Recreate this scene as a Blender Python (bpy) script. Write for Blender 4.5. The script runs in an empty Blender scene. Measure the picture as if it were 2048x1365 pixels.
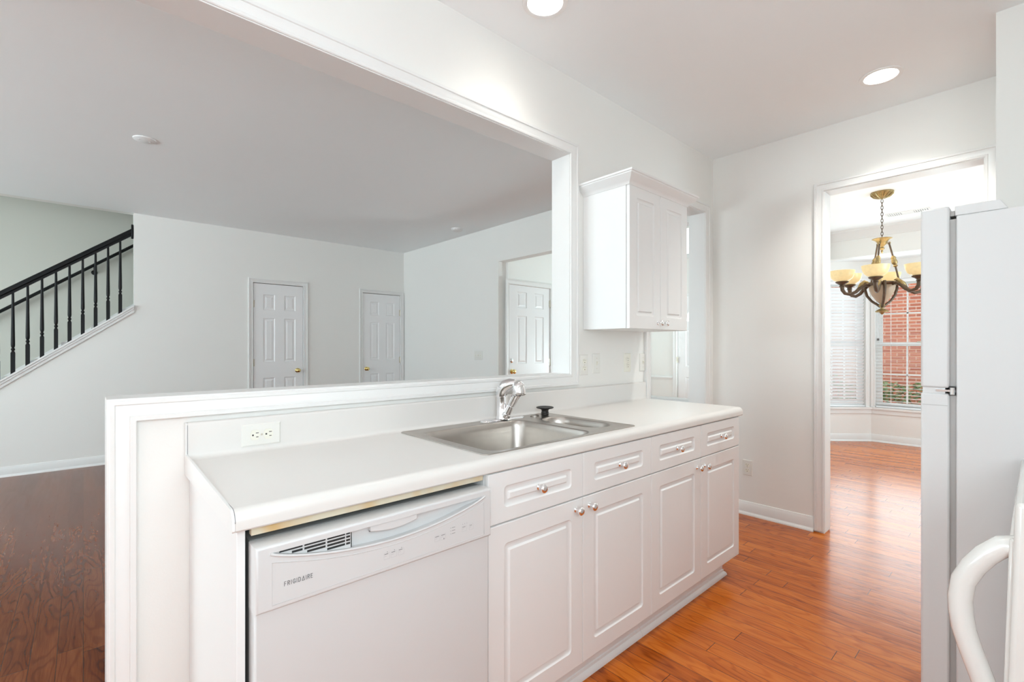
import bpy, math, random
from math import sin, cos, pi, radians
from mathutils import Vector, Matrix

random.seed(7)
S = bpy.context.scene
COL = S.collection

# ------------------------------------------------------------------ camera, world, exposure, large lights
cam_d = bpy.data.cameras.new('camera')
cam = bpy.data.objects.new('camera', cam_d); COL.objects.link(cam)
cam.location = (0, 0, 1.2473)
cam.rotation_euler = (radians(90), 0, radians(47.84 - 90))
cam_d.sensor_width = 36.0
cam_d.lens = 947.04 / 2048 * 36.0
cam_d.shift_y = (694.8 - 682.5) / 2048
cam_d.clip_start = 0.02
S.camera = cam

S.view_settings.view_transform = 'Standard'
S.view_settings.look = 'None'
S.view_settings.gamma = 1.0
S.view_settings.use_curve_mapping = False
S.view_settings.exposure = 0.49

W = bpy.data.worlds.new('world'); S.world = W; W.use_nodes = True
wn = W.node_tree.nodes; wn.clear()
bg = wn.new('ShaderNodeBackground'); wo = wn.new('ShaderNodeOutputWorld')
bg.inputs[0].default_value = (0.86, 0.93, 1.0, 1); bg.inputs[1].default_value = 2.7
W.node_tree.links.new(bg.outputs[0], wo.inputs[0])
S.cycles.max_bounces = 12
S.cycles.diffuse_bounces = 7
S.cycles.glossy_bounces = 6
S.cycles.transparent_max_bounces = 16
S.cycles.sample_clamp_indirect = 6.0


def area_light(name, loc, rot, sx, sy, power, color=(1, 1, 1)):
    d = bpy.data.lights.new(name, 'AREA'); d.shape = 'RECTANGLE'; d.size = sx; d.size_y = sy
    d.energy = power; d.color = color
    o = bpy.data.objects.new(name, d); o.location = loc; o.rotation_euler = rot; COL.objects.link(o)
    return o


def spot_light(name, loc, power, angle, color, r=0.05, blend=0.5):
    d = bpy.data.lights.new(name, 'SPOT'); d.energy = power; d.spot_size = radians(angle); d.spot_blend = blend
    d.color = color; d.shadow_soft_size = r
    o = bpy.data.objects.new(name, d); o.location = loc; COL.objects.link(o)
    return o


WARM = (1.0, 0.99, 0.93)
# added lamps for daylight from unseen left-wall windows, tilted up at the ceilings
DAY = (0.86, 1.05, 1.10)
area_light('added_daylight_kitchen', (-4.93, 0.5, 1.5), (0, radians(-150), 0), 1.5, 1.7, 3, DAY)
area_light('daylight_living_window', (-4.93, 3.2, 1.5), (0, radians(-158), 0), 1.5, 1.8, 152, DAY)  # added lamp too, at an unseen window, tilted up at the ceiling
area_light('added_daylight_living_b', (-4.93, 5.4, 1.5), (0, radians(-158), 0), 1.5, 1.2, 92, DAY)
# added fill lamps at the unseen back wall, brightening fronts and ceiling
area_light('fill_back_wall', (-0.15, -0.58, 1.6), (radians(104), 0, 0), 1.6, 1.0, 11.5, DAY)
area_light('fill_side_up', (-2.6, -0.575, 1.6), (radians(165), 0, 0), 1.4, 1.0, 11, DAY)
area_light('fill_side', (-2.6, -0.58, 1.6), (radians(100), 0, radians(-35)), 1.4, 1.0, 1, DAY)
# daylight by the hall transom, then an added fill aimed at the living ceiling
area_light('daylight_hall_transom', (6.98, 3.3, 3.1), (0, radians(60), 0), 0.6, 1.6, 3, DAY)
area_light('fill_hall_up', (6.95, 2.5, 1.1), (0, radians(122), radians(-25)), 1.6, 0.6, 54, DAY)
# daylight by the bay window, and a fill added at the windowless side wall
area_light('daylight_bay_window', (7.62, 0.97, 1.3), (0, radians(90), 0), 1.5, 0.85, 10, DAY)
area_light('daylight_bay_left_window', (7.40, 1.63, 1.3), (0, radians(90), radians(45)), 1.5, 0.5, 4.5, DAY)
area_light('fill_dining_side', (5.4, -1.62, 1.5), (radians(90), 0, 0), 1.6, 1.5, 37, (0.80, 1.04, 1.14))


# ------------------------------------------------------------------ mesh helpers
class MB:
    def __init__(s):
        s.v = []; s.f = []

    def add(s, vs, fs):
        n = len(s.v); s.v += [tuple(p) for p in vs]; s.f += [tuple(i + n for i in f) for f in fs]

    def box(s, x0, x1, y0, y1, z0, z1):
        x0, x1 = sorted((x0, x1)); y0, y1 = sorted((y0, y1)); z0, z1 = sorted((z0, z1))
        s.add([(x0, y0, z0), (x1, y0, z0), (x1, y1, z0), (x0, y1, z0), (x0, y0, z1), (x1, y0, z1), (x1, y1, z1), (x0, y1, z1)],
              [(0, 3, 2, 1), (4, 5, 6, 7), (0, 1, 5, 4), (1, 2, 6, 5), (2, 3, 7, 6), (3, 0, 4, 7)])

    def prism(s, prof, P, a, b):
        """closed 2-D profile prof extruded from a to b; P(p, q, t) maps to the world"""
        n = len(prof)
        vs = [P(p, q, a) for p, q in prof] + [P(p, q, b) for p, q in prof]
        fs = [(i, (i + 1) % n, n + (i + 1) % n, n + i) for i in range(n)]
        s.add(vs, fs + [tuple(range(n))[::-1], tuple(range(n, 2 * n))])

    def lathe(s, prof, M, n=24):
        """prof (radius, height) pairs turned about local z, placed by matrix M"""
        rings = []; vs = []; fs = []
        for r, h in prof:
            if r < 1e-6:
                rings.append([len(vs)]); vs.append(M @ Vector((0, 0, h)))
            else:
                rings.append(list(range(len(vs), len(vs) + n)))
                vs += [M @ Vector((r * cos(2 * pi * k / n), r * sin(2 * pi * k / n), h)) for k in range(n)]
        for a, b in zip(rings, rings[1:]):
            if len(a) == 1 and len(b) == 1: continue
            for k in range(n):
                k2 = (k + 1) % n
                if len(a) == 1: fs.append((a[0], b[k2], b[k]))
                elif len(b) == 1: fs.append((a[k], a[k2], b[0]))
                else: fs.append((a[k], a[k2], b[k2], b[k]))
        s.add(vs, fs)

    def tube(s, pts, r, n=10, cap=True, flat=1.0):
        """r a number or a list; flat squeezes the section's second axis"""
        pts = [Vector(p) for p in pts]; m = len(pts)
        rs = r if isinstance(r, (list, tuple)) else [r] * m
        up = None; vs = []; fs = []
        for i in range(m):
            t = (pts[min(i + 1, m - 1)] - pts[max(i - 1, 0)]).normalized()
            if up is None:
                up = Vector((0, 0, 1)) if abs(t.z) < 0.9 else Vector((1, 0, 0))
            up = (up - t * up.dot(t)).normalized(); sd = t.cross(up)
            vs += [pts[i] + (up * sin(2 * pi * k / n) * flat + sd * cos(2 * pi * k / n)) * rs[i] for k in range(n)]
        for i in range(m - 1):
            for k in range(n):
                k2 = (k + 1) % n
                fs.append((i * n + k, i * n + k2, (i + 1) * n + k2, (i + 1) * n + k))
        if cap:
            fs += [tuple(range(n))[::-1], tuple(range((m - 1) * n, m * n))]
        s.add(vs, fs)

    def mold(s, path, prof, P, closed=False, side=1):
        """profile (w, h): w away from the path to its right (side=1), h out of the plane; P(a, b, h)"""
        n = len(path); m = len(prof); offs = []
        for i in range(n):
            def nrm(a, b):
                d = Vector((b[0] - a[0], b[1] - a[1])).normalized(); return Vector((d.y, -d.x)) * side
            ns = []
            if i > 0 or closed: ns.append(nrm(path[i - 1], path[i]))
            if i < n - 1 or closed: ns.append(nrm(path[i], path[(i + 1) % n]))
            if len(ns) == 2:
                b = ns[0] + ns[1]; b = b / (b.length_squared / 2) if b.length > 1e-6 else ns[0]
            else: b = ns[0]
            offs.append(b)
        vs = [P(path[i][0] + offs[i].x * w, path[i][1] + offs[i].y * w, h) for i in range(n) for w, h in prof]
        fs = []
        for i in range(n if closed else n - 1):
            j = (i + 1) % n
            for k in range(m):
                k2 = (k + 1) % m
                fs.append((i * m + k, i * m + k2, j * m + k2, j * m + k))
        if not closed:
            fs += [tuple(range(m))[::-1], tuple(range((n - 1) * m, n * m))]
        s.add(vs, fs)

    def grid_face(s, P, xs, zs, cells):
        """flat face over the grid xs x zs; cells {(i, j): loops}, loops [(inset, depth, radius), ...] the last filled if fill"""
        for i in range(len(xs) - 1):
            for j in range(len(zs) - 1):
                x0, x1, z0, z1 = xs[i], xs[i + 1], zs[j], zs[j + 1]
                if (i, j) not in cells:
                    s.add([P(x0, z0, 0), P(x1, z0, 0), P(x1, z1, 0), P(x0, z1, 0)], [(0, 1, 2, 3)]); continue
                loops, fill, k = cells[(i, j)]
                if loops is None: continue
                base = [P(x0, z0, 0), P(x1, z0, 0), P(x1, z1, 0), P(x0, z1, 0)]
                allv = list(base); fs = []; prev = None
                for inset, dep, rad in loops:
                    a0, a1, b0, b1 = x0 + inset, x1 - inset, z0 + inset, z1 - inset
                    rad = min(rad, (a1 - a0) / 2 - 1e-5, (b1 - b0) / 2 - 1e-5)
                    ring = []
                    for cx, cz, st in ((a0 + rad, b0 + rad, pi), (a1 - rad, b0 + rad, 1.5 * pi), (a1 - rad, b1 - rad, 0), (a0 + rad, b1 - rad, 0.5 * pi)):
                        for q in range(k + 1):
                            t = st + 0.5 * pi * q / k
                            ring.append(P(cx + rad * cos(t), cz + rad * sin(t), dep))
                    n0 = len(allv); allv += ring; N = 4 * (k + 1)
                    if prev is None:
                        for c in range(4):
                            o = n0 + c * (k + 1)
                            for q in range(k): fs.append((c, o + q + 1, o + q)[::1])
                            nx = n0 + ((c + 1) % 4) * (k + 1)
                            fs.append((c, (c + 1) % 4, nx, o + k))
                    else:
                        for q in range(N):
                            fs.append((prev + q, prev + (q + 1) % N, n0 + (q + 1) % N, n0 + q))
                    prev = n0
                if fill: fs.append(tuple(range(prev, prev + 4 * (k + 1))))
                s.add(allv, fs)


def props(o, label=None, cat=None, group=None, kind=None):
    if label: o['label'] = label
    if cat: o['category'] = cat
    if group: o['group'] = group
    if kind: o['kind'] = kind
    return o


def wloc(o):
    p = Vector((0, 0, 0))
    while o: p += o.location; o = o.parent
    return p


def obj(name, mb, mat, parent=None, bevel=0, smooth=None, segs=2, label=None):
    me = bpy.data.meshes.new(name)
    off = wloc(parent) if parent else Vector((0, 0, 0))
    me.from_pydata([tuple(Vector(p) - off) for p in mb.v], [], mb.f)
    me.validate(); me.update()
    import bmesh
    bm = bmesh.new(); bm.from_mesh(me)
    bmesh.ops.remove_doubles(bm, verts=bm.verts, dist=1e-6)
    bmesh.ops.recalc_face_normals(bm, faces=bm.faces)
    bm.to_mesh(me); bm.free()
    me.materials.append(mat)
    o = bpy.data.objects.new(name, me); COL.objects.link(o)
    if parent: o.parent = parent
    if bevel:
        b = o.modifiers.new('edge', 'BEVEL'); b.width = bevel; b.segments = segs; b.limit_method = 'ANGLE'; b.angle_limit = radians(40)
        b.harden_normals = False
    if smooth is None: smooth = 35 if bevel else 0
    if smooth:
        me.shade_smooth(); me.set_sharp_from_angle(angle=radians(smooth))
    if label: o['label'] = label
    return o


def thing(name, label, cat, loc, group=None):
    o = bpy.data.objects.new(name, None); o.location = loc; o.empty_display_size = 0.1; COL.objects.link(o)
    return props(o, label, cat, group)


def struct(name, mb, mat, bevel=0, smooth=None, label=None):
    return props(obj(name, mb, mat, None, bevel, smooth), label, None, None, 'structure')


def T(x, y, z): return Matrix.Translation((x, y, z))


RX = lambda d: Matrix.Rotation(radians(d), 4, 'X')
RY = lambda d: Matrix.Rotation(radians(d), 4, 'Y')
RZ = lambda d: Matrix.Rotation(radians(d), 4, 'Z')


# ------------------------------------------------------------------ materials
def mat(name, color, rough=0.5, metal=0.0, coat=0.0, noise=0.0, nscale=8.0, bump=0.0, bscale=60.0, emit=None, estr=0.0, spec=0.5):
    m = bpy.data.materials.new(name); m.use_nodes = True
    nt = m.node_tree; b = nt.nodes['Principled BSDF']
    b.inputs['Base Color'].default_value = (*color, 1); b.inputs['Roughness'].default_value = rough
    b.inputs['Metallic'].default_value = metal; b.inputs['Coat Weight'].default_value = coat
    b.inputs['Specular IOR Level'].default_value = spec
    if emit:
        b.inputs['Emission Color'].default_value = (*emit, 1); b.inputs['Emission Strength'].default_value = estr
    tc = nt.nodes.new('ShaderNodeTexCoord')
    nz = nt.nodes.new('ShaderNodeTexNoise'); nz.inputs['Scale'].default_value = nscale; nz.inputs['Detail'].default_value = 3
    nt.links.new(tc.outputs['Object'], nz.inputs['Vector'])
    mx = nt.nodes.new('ShaderNodeMix'); mx.data_type = 'RGBA'
    mx.inputs[6].default_value = (*[c * (1 - noise) for c in color], 1)
    mx.inputs[7].default_value = (*[min(1, c * (1 + noise)) for c in color], 1)
    nt.links.new(nz.outputs['Fac'], mx.inputs[0]); nt.links.new(mx.outputs[2], b.inputs['Base Color'])
    if bump:
        n2 = nt.nodes.new('ShaderNodeTexNoise'); n2.inputs['Scale'].default_value = bscale; n2.inputs['Detail'].default_value = 2
        nt.links.new(tc.outputs['Object'], n2.inputs['Vector'])
        bp = nt.nodes.new('ShaderNodeBump'); bp.inputs['Strength'].default_value = bump; bp.inputs['Distance'].default_value = 0.002
        nt.links.new(n2.outputs['Fac'], bp.inputs['Height']); nt.links.new(bp.outputs[0], b.inputs['Normal'])
    return m


M_wall = mat('wall_paint', (0.825, 0.82, 0.795), 0.55, noise=0.008, nscale=2, bump=0.08, bscale=180)
M_wall_dim = mat('stairwell_dimmed_paint', (0.60, 0.595, 0.535), 0.6, noise=0.008, nscale=2)  # wall paint darkened for the stairwell's depth, with an olive tint of its own
M_ceil = mat('ceiling_paint', (0.90, 0.925, 0.935), 0.6, noise=0.008, nscale=2, bump=0.08, bscale=180)
M_trim = mat('trim_paint', (0.79, 0.79, 0.78), 0.32, noise=0.006, nscale=5)
M_door = mat('door_paint', (0.84, 0.84, 0.845), 0.35, noise=0.006, nscale=5)
M_cab = mat('cabinet_thermofoil', (0.78, 0.78, 0.775), 0.33, noise=0.006, nscale=4)
M_lam = mat('counter_laminate', (0.725, 0.705, 0.68), 0.28, noise=0.008, nscale=20)
M_app = mat('appliance_enamel', (0.64, 0.64, 0.64), 0.38, coat=0.0, noise=0.004, nscale=6)
M_appc = mat('appliance_cream', (0.70, 0.69, 0.665), 0.18, coat=0.4, noise=0.004, nscale=6)
M_chrome = mat('chrome', (0.88, 0.88, 0.89), 0.06, metal=1.0, noise=0.01)
M_brass = mat('brass', (0.78, 0.62, 0.27), 0.18, metal=1.0, noise=0.05, nscale=40)
M_hinge = mat('hinge_metal', (0.62, 0.58, 0.50), 0.35, metal=1.0, noise=0.05)
M_black = mat('black_paint', (0.007, 0.007, 0.008), 0.45, noise=0.1, nscale=20, spec=0.25)
M_rubber = mat('black_rubber', (0.015, 0.014, 0.013), 0.45, noise=0.1, nscale=30)
M_dark = mat('dark_cavity', (0.02, 0.02, 0.02), 0.7, noise=0.1)
M_tub = mat('grey_tub', (0.33, 0.33, 0.32), 0.5, noise=0.05)
M_gask = mat('grey_gasket', (0.36, 0.35, 0.34), 0.5, noise=0.05)
M_plate = mat('ivory_plastic', (0.77, 0.76, 0.72), 0.3, noise=0.004)
M_ivory = mat('old_ivory_plastic', (0.80, 0.785, 0.70), 0.35, noise=0.004)
M_slot = mat('socket_slot', (0.05, 0.045, 0.04), 0.6, noise=0.1)
M_mark = mat('grey_print', (0.20, 0.20, 0.21), 0.5, noise=0.05)
M_mark2 = mat('pale_grey_print', (0.48, 0.48, 0.49), 0.5, noise=0.05)
M_bronze = mat('antique_bronze', (0.12, 0.082, 0.055), 0.45, metal=0.4, noise=0.5, nscale=35, bump=0.3, bscale=90)
M_gold = mat('gold_leaf', (0.40, 0.30, 0.14), 0.40, metal=0.7, noise=0.6, nscale=45, bump=0.3, bscale=90)
M_urn = mat('urn_cream', (0.50, 0.38, 0.27), 0.4, noise=0.12, nscale=25)
M_shade = mat('amber_glass', (0.66, 0.54, 0.30), 0.3, noise=0.18, nscale=42, emit=(1.0, 0.78, 0.40), estr=0.30)
M_lamp = mat('lamp_glow', (1, 1, 1), 0.5, emit=(1.0, 0.96, 0.88), estr=14.0)
M_lens = mat('can_white', (0.88, 0.88, 0.87), 0.4)
M_blind = mat('blind_slats', (0.86, 0.87, 0.88), 0.45, noise=0.01)
M_green = mat('bush_leaf', (0.10, 0.15, 0.055), 0.5, noise=0.5, nscale=9)
M_earth = mat('lawn', (0.16, 0.2, 0.08), 0.9, noise=0.4, nscale=6)
M_vent = mat('vent_paint', (0.80, 0.80, 0.79), 0.4, noise=0.01)


def m_steel():
    m = mat('brushed_steel', (0.49, 0.455, 0.42), 0.30, metal=1.0, noise=0.06, nscale=30)
    nt = m.node_tree; b = nt.nodes['Principled BSDF']
    b.inputs['Anisotropic'].default_value = 0.55
    tc = nt.nodes.new('ShaderNodeTexCoord'); mp = nt.nodes.new('ShaderNodeMapping'); mp.inputs['Scale'].default_value = (6, 260, 260)
    nz = nt.nodes.new('ShaderNodeTexNoise'); nz.inputs['Scale'].default_value = 1.0; nz.inputs['Detail'].default_value = 2
    mr = nt.nodes.new('ShaderNodeMapRange'); mr.inputs[3].default_value = 0.24; mr.inputs[4].default_value = 0.38
    nt.links.new(tc.outputs['Object'], mp.inputs[0]); nt.links.new(mp.outputs[0], nz.inputs['Vector'])
    nt.links.new(nz.outputs['Fac'], mr.inputs[0]); nt.links.new(mr.outputs[0], b.inputs['Roughness'])
    return m


M_steel = m_steel()


def m_strip():
    """raw particle-board strip with yellow stains"""
    m = mat('raw_board', (0.60, 0.53, 0.40), 0.8, noise=0.08, nscale=60)
    nt = m.node_tree; b = nt.nodes['Principled BSDF']
    tc = nt.nodes.new('ShaderNodeTexCoord'); nz = nt.nodes.new('ShaderNodeTexNoise'); nz.inputs['Scale'].default_value = 7
    cr = nt.nodes.new('ShaderNodeValToRGB')
    cr.color_ramp.elements[0].position = 0.50; cr.color_ramp.elements[0].color = (0.62, 0.55, 0.42, 1)
    cr.color_ramp.elements[1].position = 0.68; cr.color_ramp.elements[1].color = (0.58, 0.33, 0.09, 1)
    nt.links.new(tc.outputs['Object'], nz.inputs['Vector']); nt.links.new(nz.outputs['Fac'], cr.inputs[0])
    nt.links.new(cr.outputs[0], b.inputs['Base Color'])
    return m


M_strip = m_strip()


def m_glass():
    m = bpy.data.materials.new('window_glass'); m.use_nodes = True
    nt = m.node_tree; nt.nodes.clear()
    o = nt.nodes.new('ShaderNodeOutputMaterial'); mx = nt.nodes.new('ShaderNodeMixShader')
    tr = nt.nodes.new('ShaderNodeBsdfTransparent'); gl = nt.nodes.new('ShaderNodeBsdfGlossy'); gl.inputs['Roughness'].default_value = 0.02
    tr.inputs[0].default_value = (0.95, 0.97, 0.97, 1)
    fr = nt.nodes.new('ShaderNodeFresnel'); fr.inputs[0].default_value = 1.45
    nt.links.new(fr.outputs[0], mx.inputs[0]); nt.links.new(tr.outputs[0], mx.inputs[1]); nt.links.new(gl.outputs[0], mx.inputs[2])
    nt.links.new(mx.outputs[0], o.inputs[0])
    return m


M_glass = m_glass()


def m_floor(name, FLOOR_A, FLOOR_B, FLOOR_C):
    m = bpy.data.materials.new(name); m.use_nodes = True
    nt = m.node_tree; N = nt.nodes; L = nt.links; b = N['Principled BSDF']

    def math_(op, a, b_=None, c=None):
        n = N.new('ShaderNodeMath'); n.operation = op
        for i, q in enumerate((a, b_, c)):
            if q is None: continue
            if isinstance(q, (int, float)): n.inputs[i].default_value = q
            else: L.new(q, n.inputs[i])
        return n.outputs[0]
    tc = N.new('ShaderNodeTexCoord'); sp = N.new('ShaderNodeSeparateXYZ'); L.new(tc.outputs['Object'], sp.inputs[0])
    X, Y = sp.outputs[0], sp.outputs[1]
    px = math_('DIVIDE', X, 0.079); idx = math_('FLOOR', px); fx = math_('FRACT', px)
    w1 = N.new('ShaderNodeTexWhiteNoise'); w1.noise_dimensions = '1D'; L.new(idx, w1.inputs['W'])
    py = math_('ADD', math_('DIVIDE', Y, 0.95), math_('MULTIPLY', w1.outputs['Value'], 7.3))
    idy = math_('FLOOR', py); fy = math_('FRACT', py)
    cb = N.new('ShaderNodeCombineXYZ'); L.new(idx, cb.inputs[0]); L.new(idy, cb.inputs[1])
    w2 = N.new('ShaderNodeTexWhiteNoise'); w2.noise_dimensions = '2D'; L.new(cb.outputs[0], w2.inputs['Vector'])
    rnd = w2.outputs['Value']
    # grain coordinates, shifted per board
    gx = math_('ADD', math_('MULTIPLY', X, 26.0), math_('MULTIPLY', rnd, 37.0))
    gy = math_('ADD', math_('MULTIPLY', Y, 2.2), math_('MULTIPLY', rnd, 91.0))
    gv = N.new('ShaderNodeCombineXYZ'); L.new(gx, gv.inputs[0]); L.new(gy, gv.inputs[1])
    n1 = N.new('ShaderNodeTexNoise'); n1.inputs['Scale'].default_value = 1.0; n1.inputs['Detail'].default_value = 4; n1.inputs['Distortion'].default_value = 0.6
    L.new(gv.outputs[0], n1.inputs['Vector'])
    # cathedral figure: thin dark contour lines of a smooth noise
    rv = N.new('ShaderNodeCombineXYZ'); L.new(math_('ADD', math_('MULTIPLY', X, 9.0), math_('MULTIPLY', rnd, 53.0)), rv.inputs[0])
    L.new(math_('ADD', math_('MULTIPLY', Y, 1.7), math_('MULTIPLY', rnd, 17.0)), rv.inputs[1])
    n2 = N.new('ShaderNodeTexNoise'); n2.inputs['Scale'].default_value = 1.0; n2.inputs['Detail'].default_value = 1.5
    L.new(rv.outputs[0], n2.inputs['Vector'])
    ring = math_('FRACT', math_('MULTIPLY', n2.outputs['Fac'], 13.0))
    ringm = math_('ABSOLUTE', math_('SUBTRACT', ring, 0.5))
    rs = N.new('ShaderNodeMapRange'); rs.interpolation_type = 'SMOOTHSTEP'; L.new(ringm, rs.inputs[0])
    rs.inputs[1].default_value = 0.02; rs.inputs[2].default_value = 0.26; rs.inputs[3].default_value = 1.0; rs.inputs[4].default_value = 0.0
    # fine pores
    fxv = N.new('ShaderNodeCombineXYZ'); L.new(math_('MULTIPLY', X, 240.0), fxv.inputs[0]); L.new(math_('MULTIPLY', Y, 11.0), fxv.inputs[1]); L.new(rnd, fxv.inputs[2])
    n3 = N.new('ShaderNodeTexNoise'); n3.inputs['Scale'].default_value = 1.0; n3.inputs['Detail'].default_value = 2
    L.new(fxv.outputs[0], n3.inputs['Vector'])
    lines = math_('MULTIPLY', rs.outputs[0], math_('ADD', 0.35, math_('MULTIPLY', n3.outputs['Fac'], 0.9)))
    g = math_('ADD', math_('ADD', 0.55, math_('MULTIPLY', math_('SUBTRACT', n1.outputs['Fac'], 0.5), 0.55)), math_('MULTIPLY', math_('SUBTRACT', n3.outputs['Fac'], 0.5), 0.34))
    t = math_('ADD', math_('SUBTRACT', g, math_('MULTIPLY', lines, 0.19)), math_('MULTIPLY', math_('SUBTRACT', rnd, 0.5), 0.24))
    cr = N.new('ShaderNodeValToRGB'); e = cr.color_ramp.elements
    e[0].position = 0.18; e[0].color = FLOOR_A
    e[1].position = 0.78; e[1].color = FLOOR_C
    q = cr.color_ramp.elements.new(0.46); q.color = FLOOR_B
    L.new(t, cr.inputs[0])
    # seams
    sx = math_('MINIMUM', fx, math_('SUBTRACT', 1.0, fx)); sy = math_('MINIMUM', fy, math_('SUBTRACT', 1.0, fy))
    seam = math_('MAXIMUM', math_('LESS_THAN', sx, 0.011), math_('LESS_THAN', sy, 0.0011))
    mx = N.new('ShaderNodeMix'); mx.data_type = 'RGBA'; L.new(seam, mx.inputs[0]); L.new(cr.outputs[0], mx.inputs[6])
    mx.inputs[7].default_value = (0.035, 0.016, 0.008, 1)
    L.new(mx.outputs[2], b.inputs['Base Color'])
    # relief: seams, a little cupping per board
    cup = math_('MULTIPLY', math_('MULTIPLY', fx, math_('SUBTRACT', 1.0, fx)), 0.8)
    hgt = math_('ADD', math_('SUBTRACT', cup, math_('MULTIPLY', seam, 0.25)), math_('MULTIPLY', rnd, 0.5))
    bp = N.new('ShaderNodeBump'); bp.inputs['Strength'].default_value = 0.10; bp.inputs['Distance'].default_value = 0.004
    L.new(hgt, bp.inputs['Height']); L.new(bp.outputs[0], b.inputs['Normal'])
    mr = N.new('ShaderNodeMapRange'); mr.inputs[3].default_value = 0.15; mr.inputs[4].default_value = 0.28
    L.new(n1.outputs['Fac'], mr.inputs[0]); L.new(mr.outputs[0], b.inputs['Roughness'])
    b.inputs['Specular IOR Level'].default_value = 0.34
    return m


M_floor = m_floor('oak_floor', (0.190, 0.034, 0.003, 1), (0.440, 0.100, 0.009, 1), (0.610, 0.176, 0.020, 1))
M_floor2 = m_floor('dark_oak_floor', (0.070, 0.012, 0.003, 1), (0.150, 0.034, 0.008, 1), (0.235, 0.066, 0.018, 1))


def m_brick():
    m = bpy.data.materials.new('brick_wall'); m.use_nodes = True
    nt = m.node_tree; N = nt.nodes; L = nt.links; b = N['Principled BSDF']
    tc = N.new('ShaderNodeTexCoord'); sp = N.new('ShaderNodeSeparateXYZ'); cb = N.new('ShaderNodeCombineXYZ')
    L.new(tc.outputs['Object'], sp.inputs[0]); L.new(sp.outputs[1], cb.inputs[0]); L.new(sp.outputs[2], cb.inputs[1])
    bt = N.new('ShaderNodeTexBrick'); bt.inputs['Scale'].default_value = 1.0
    bt.inputs['Brick Width'].default_value = 0.21; bt.inputs['Row Height'].default_value = 0.075; bt.inputs['Mortar Size'].default_value = 0.008
    bt.inputs['Color1'].default_value = (0.36, 0.115, 0.062, 1); bt.inputs['Color2'].default_value = (0.27, 0.075, 0.042, 1)
    bt.inputs['Mortar'].default_value = (0.42, 0.26, 0.19, 1)
    L.new(cb.outputs[0], bt.inputs['Vector']); L.new(bt.outputs['Color'], b.inputs['Base Color'])
    b.inputs['Roughness'].default_value = 0.85
    return m


M_brick = m_brick()

# ------------------------------------------------------------------ measurements of the place
KW0, KW1 = 1.70, 1.82            # wall between kitchen and living room
XR0, XR1 = 3.672, 3.79           # kitchen right wall
XL0, XL1 = 3.726, 3.846          # living room right wall
YF = 6.642                       # living room far wall
ZC = 2.72
PX, PZ0, PZ1 = 1.96, 1.100, 2.300    # pass-through: right edge, sill, head
HX = 0.051                       # end of the half wall
DX0, DX1, DZ = 2.756, 3.530, 2.281   # doorway beside the counter
NY0, NY1, NZ = 0.185, 0.945, 2.29    # dining room opening
FY1, FZ = 4.358, 2.285           # entrance hall opening
XFR = 7.05                       # entrance hall front wall
DYW = 1.86                       # wall between dining room and hall
XB = 7.20                        # dining room window wall
STR = 0.775                      # slope of the stairs


def zst(x, z0): return z0 + STR * (x - 0.413)


Pkit = lambda a, b, h: (a, KW0 - h, b)          # kitchen face of the pass-through wall
Pliv = lambda a, b, h: (a, KW1 + h, b)
Prig = lambda a, b, h: (XR0 - h, a, b)          # right wall seen from the kitchen
Pfar = lambda a, b, h: (a, YF - h, b)           # far wall of the living room
Pdwn = lambda a, b, h: (XB - h, a, b)

# ------------------------------------------------------------------ room shell
YM = 1.76                        # the two floors meet under the dividing wall
mb = MB()
for x0, x1, y0, y1 in ((-5.1, 8.6, -1.8, YM), (XL1, 8.6, YM, 8.0)):
    mb.add([(x0, y0, 0), (x1, y0, 0), (x1, y1, 0), (x0, y1, 0)], [(0, 1, 2, 3)])
struct('floor', mb, M_floor)
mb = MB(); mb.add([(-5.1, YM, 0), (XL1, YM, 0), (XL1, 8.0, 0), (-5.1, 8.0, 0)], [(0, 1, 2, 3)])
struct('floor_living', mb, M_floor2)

CANS = [(1.462, 1.404), (3.209, 0.561)]
CR = 0.078
xs = [-5.0]; ys = [-0.65]
for cx, cy in sorted(CANS): xs += [cx - 0.12, cx + 0.12]
for cx, cy in sorted(CANS, key=lambda c: c[1]): ys += [cy - 0.12, cy + 0.12]
xs.append(XL0); ys += [YF]
cells = {}
for cx, cy in CANS:
    i = xs.index(cx - 0.12); j = ys.index(cy - 0.12)
    cells[(i, j)] = ([(0.12 - CR, 0, CR)], False, 10)
mb = MB(); mb.grid_face(lambda a, b, h: (a, b, ZC + h), xs, ys, cells)
struct('ceiling', mb, M_ceil)
mb = MB(); mb.add([(XR1, -1.7, ZC), (XB + 0.1, -1.7, ZC), (XB + 0.1, DYW + 0.03, ZC), (XR1, DYW + 0.03, ZC)], [(0, 1, 2, 3)])
struct('ceiling_dining', mb, M_ceil)
mb = MB(); mb.box(XL0 - 0.3, XFR + 0.1, DYW, 4.44, 4.3, 4.36)
struct('ceiling_hall', mb, M_ceil)

# wall with the pass-through and the doorway
mb = MB()
mb.box(HX, PX, KW0, KW1, 0, PZ0)
mb.box(-5.0, PX, KW0, KW1, PZ1, ZC)
mb.box(PX, DX0, KW0, KW1, 0, ZC)
mb.box(DX0, DX1, KW0, KW1, DZ, ZC)
mb.box(DX1, XR0, KW0, KW1, 0, ZC)
struct('wall_front', mb, M_wall)
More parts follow.
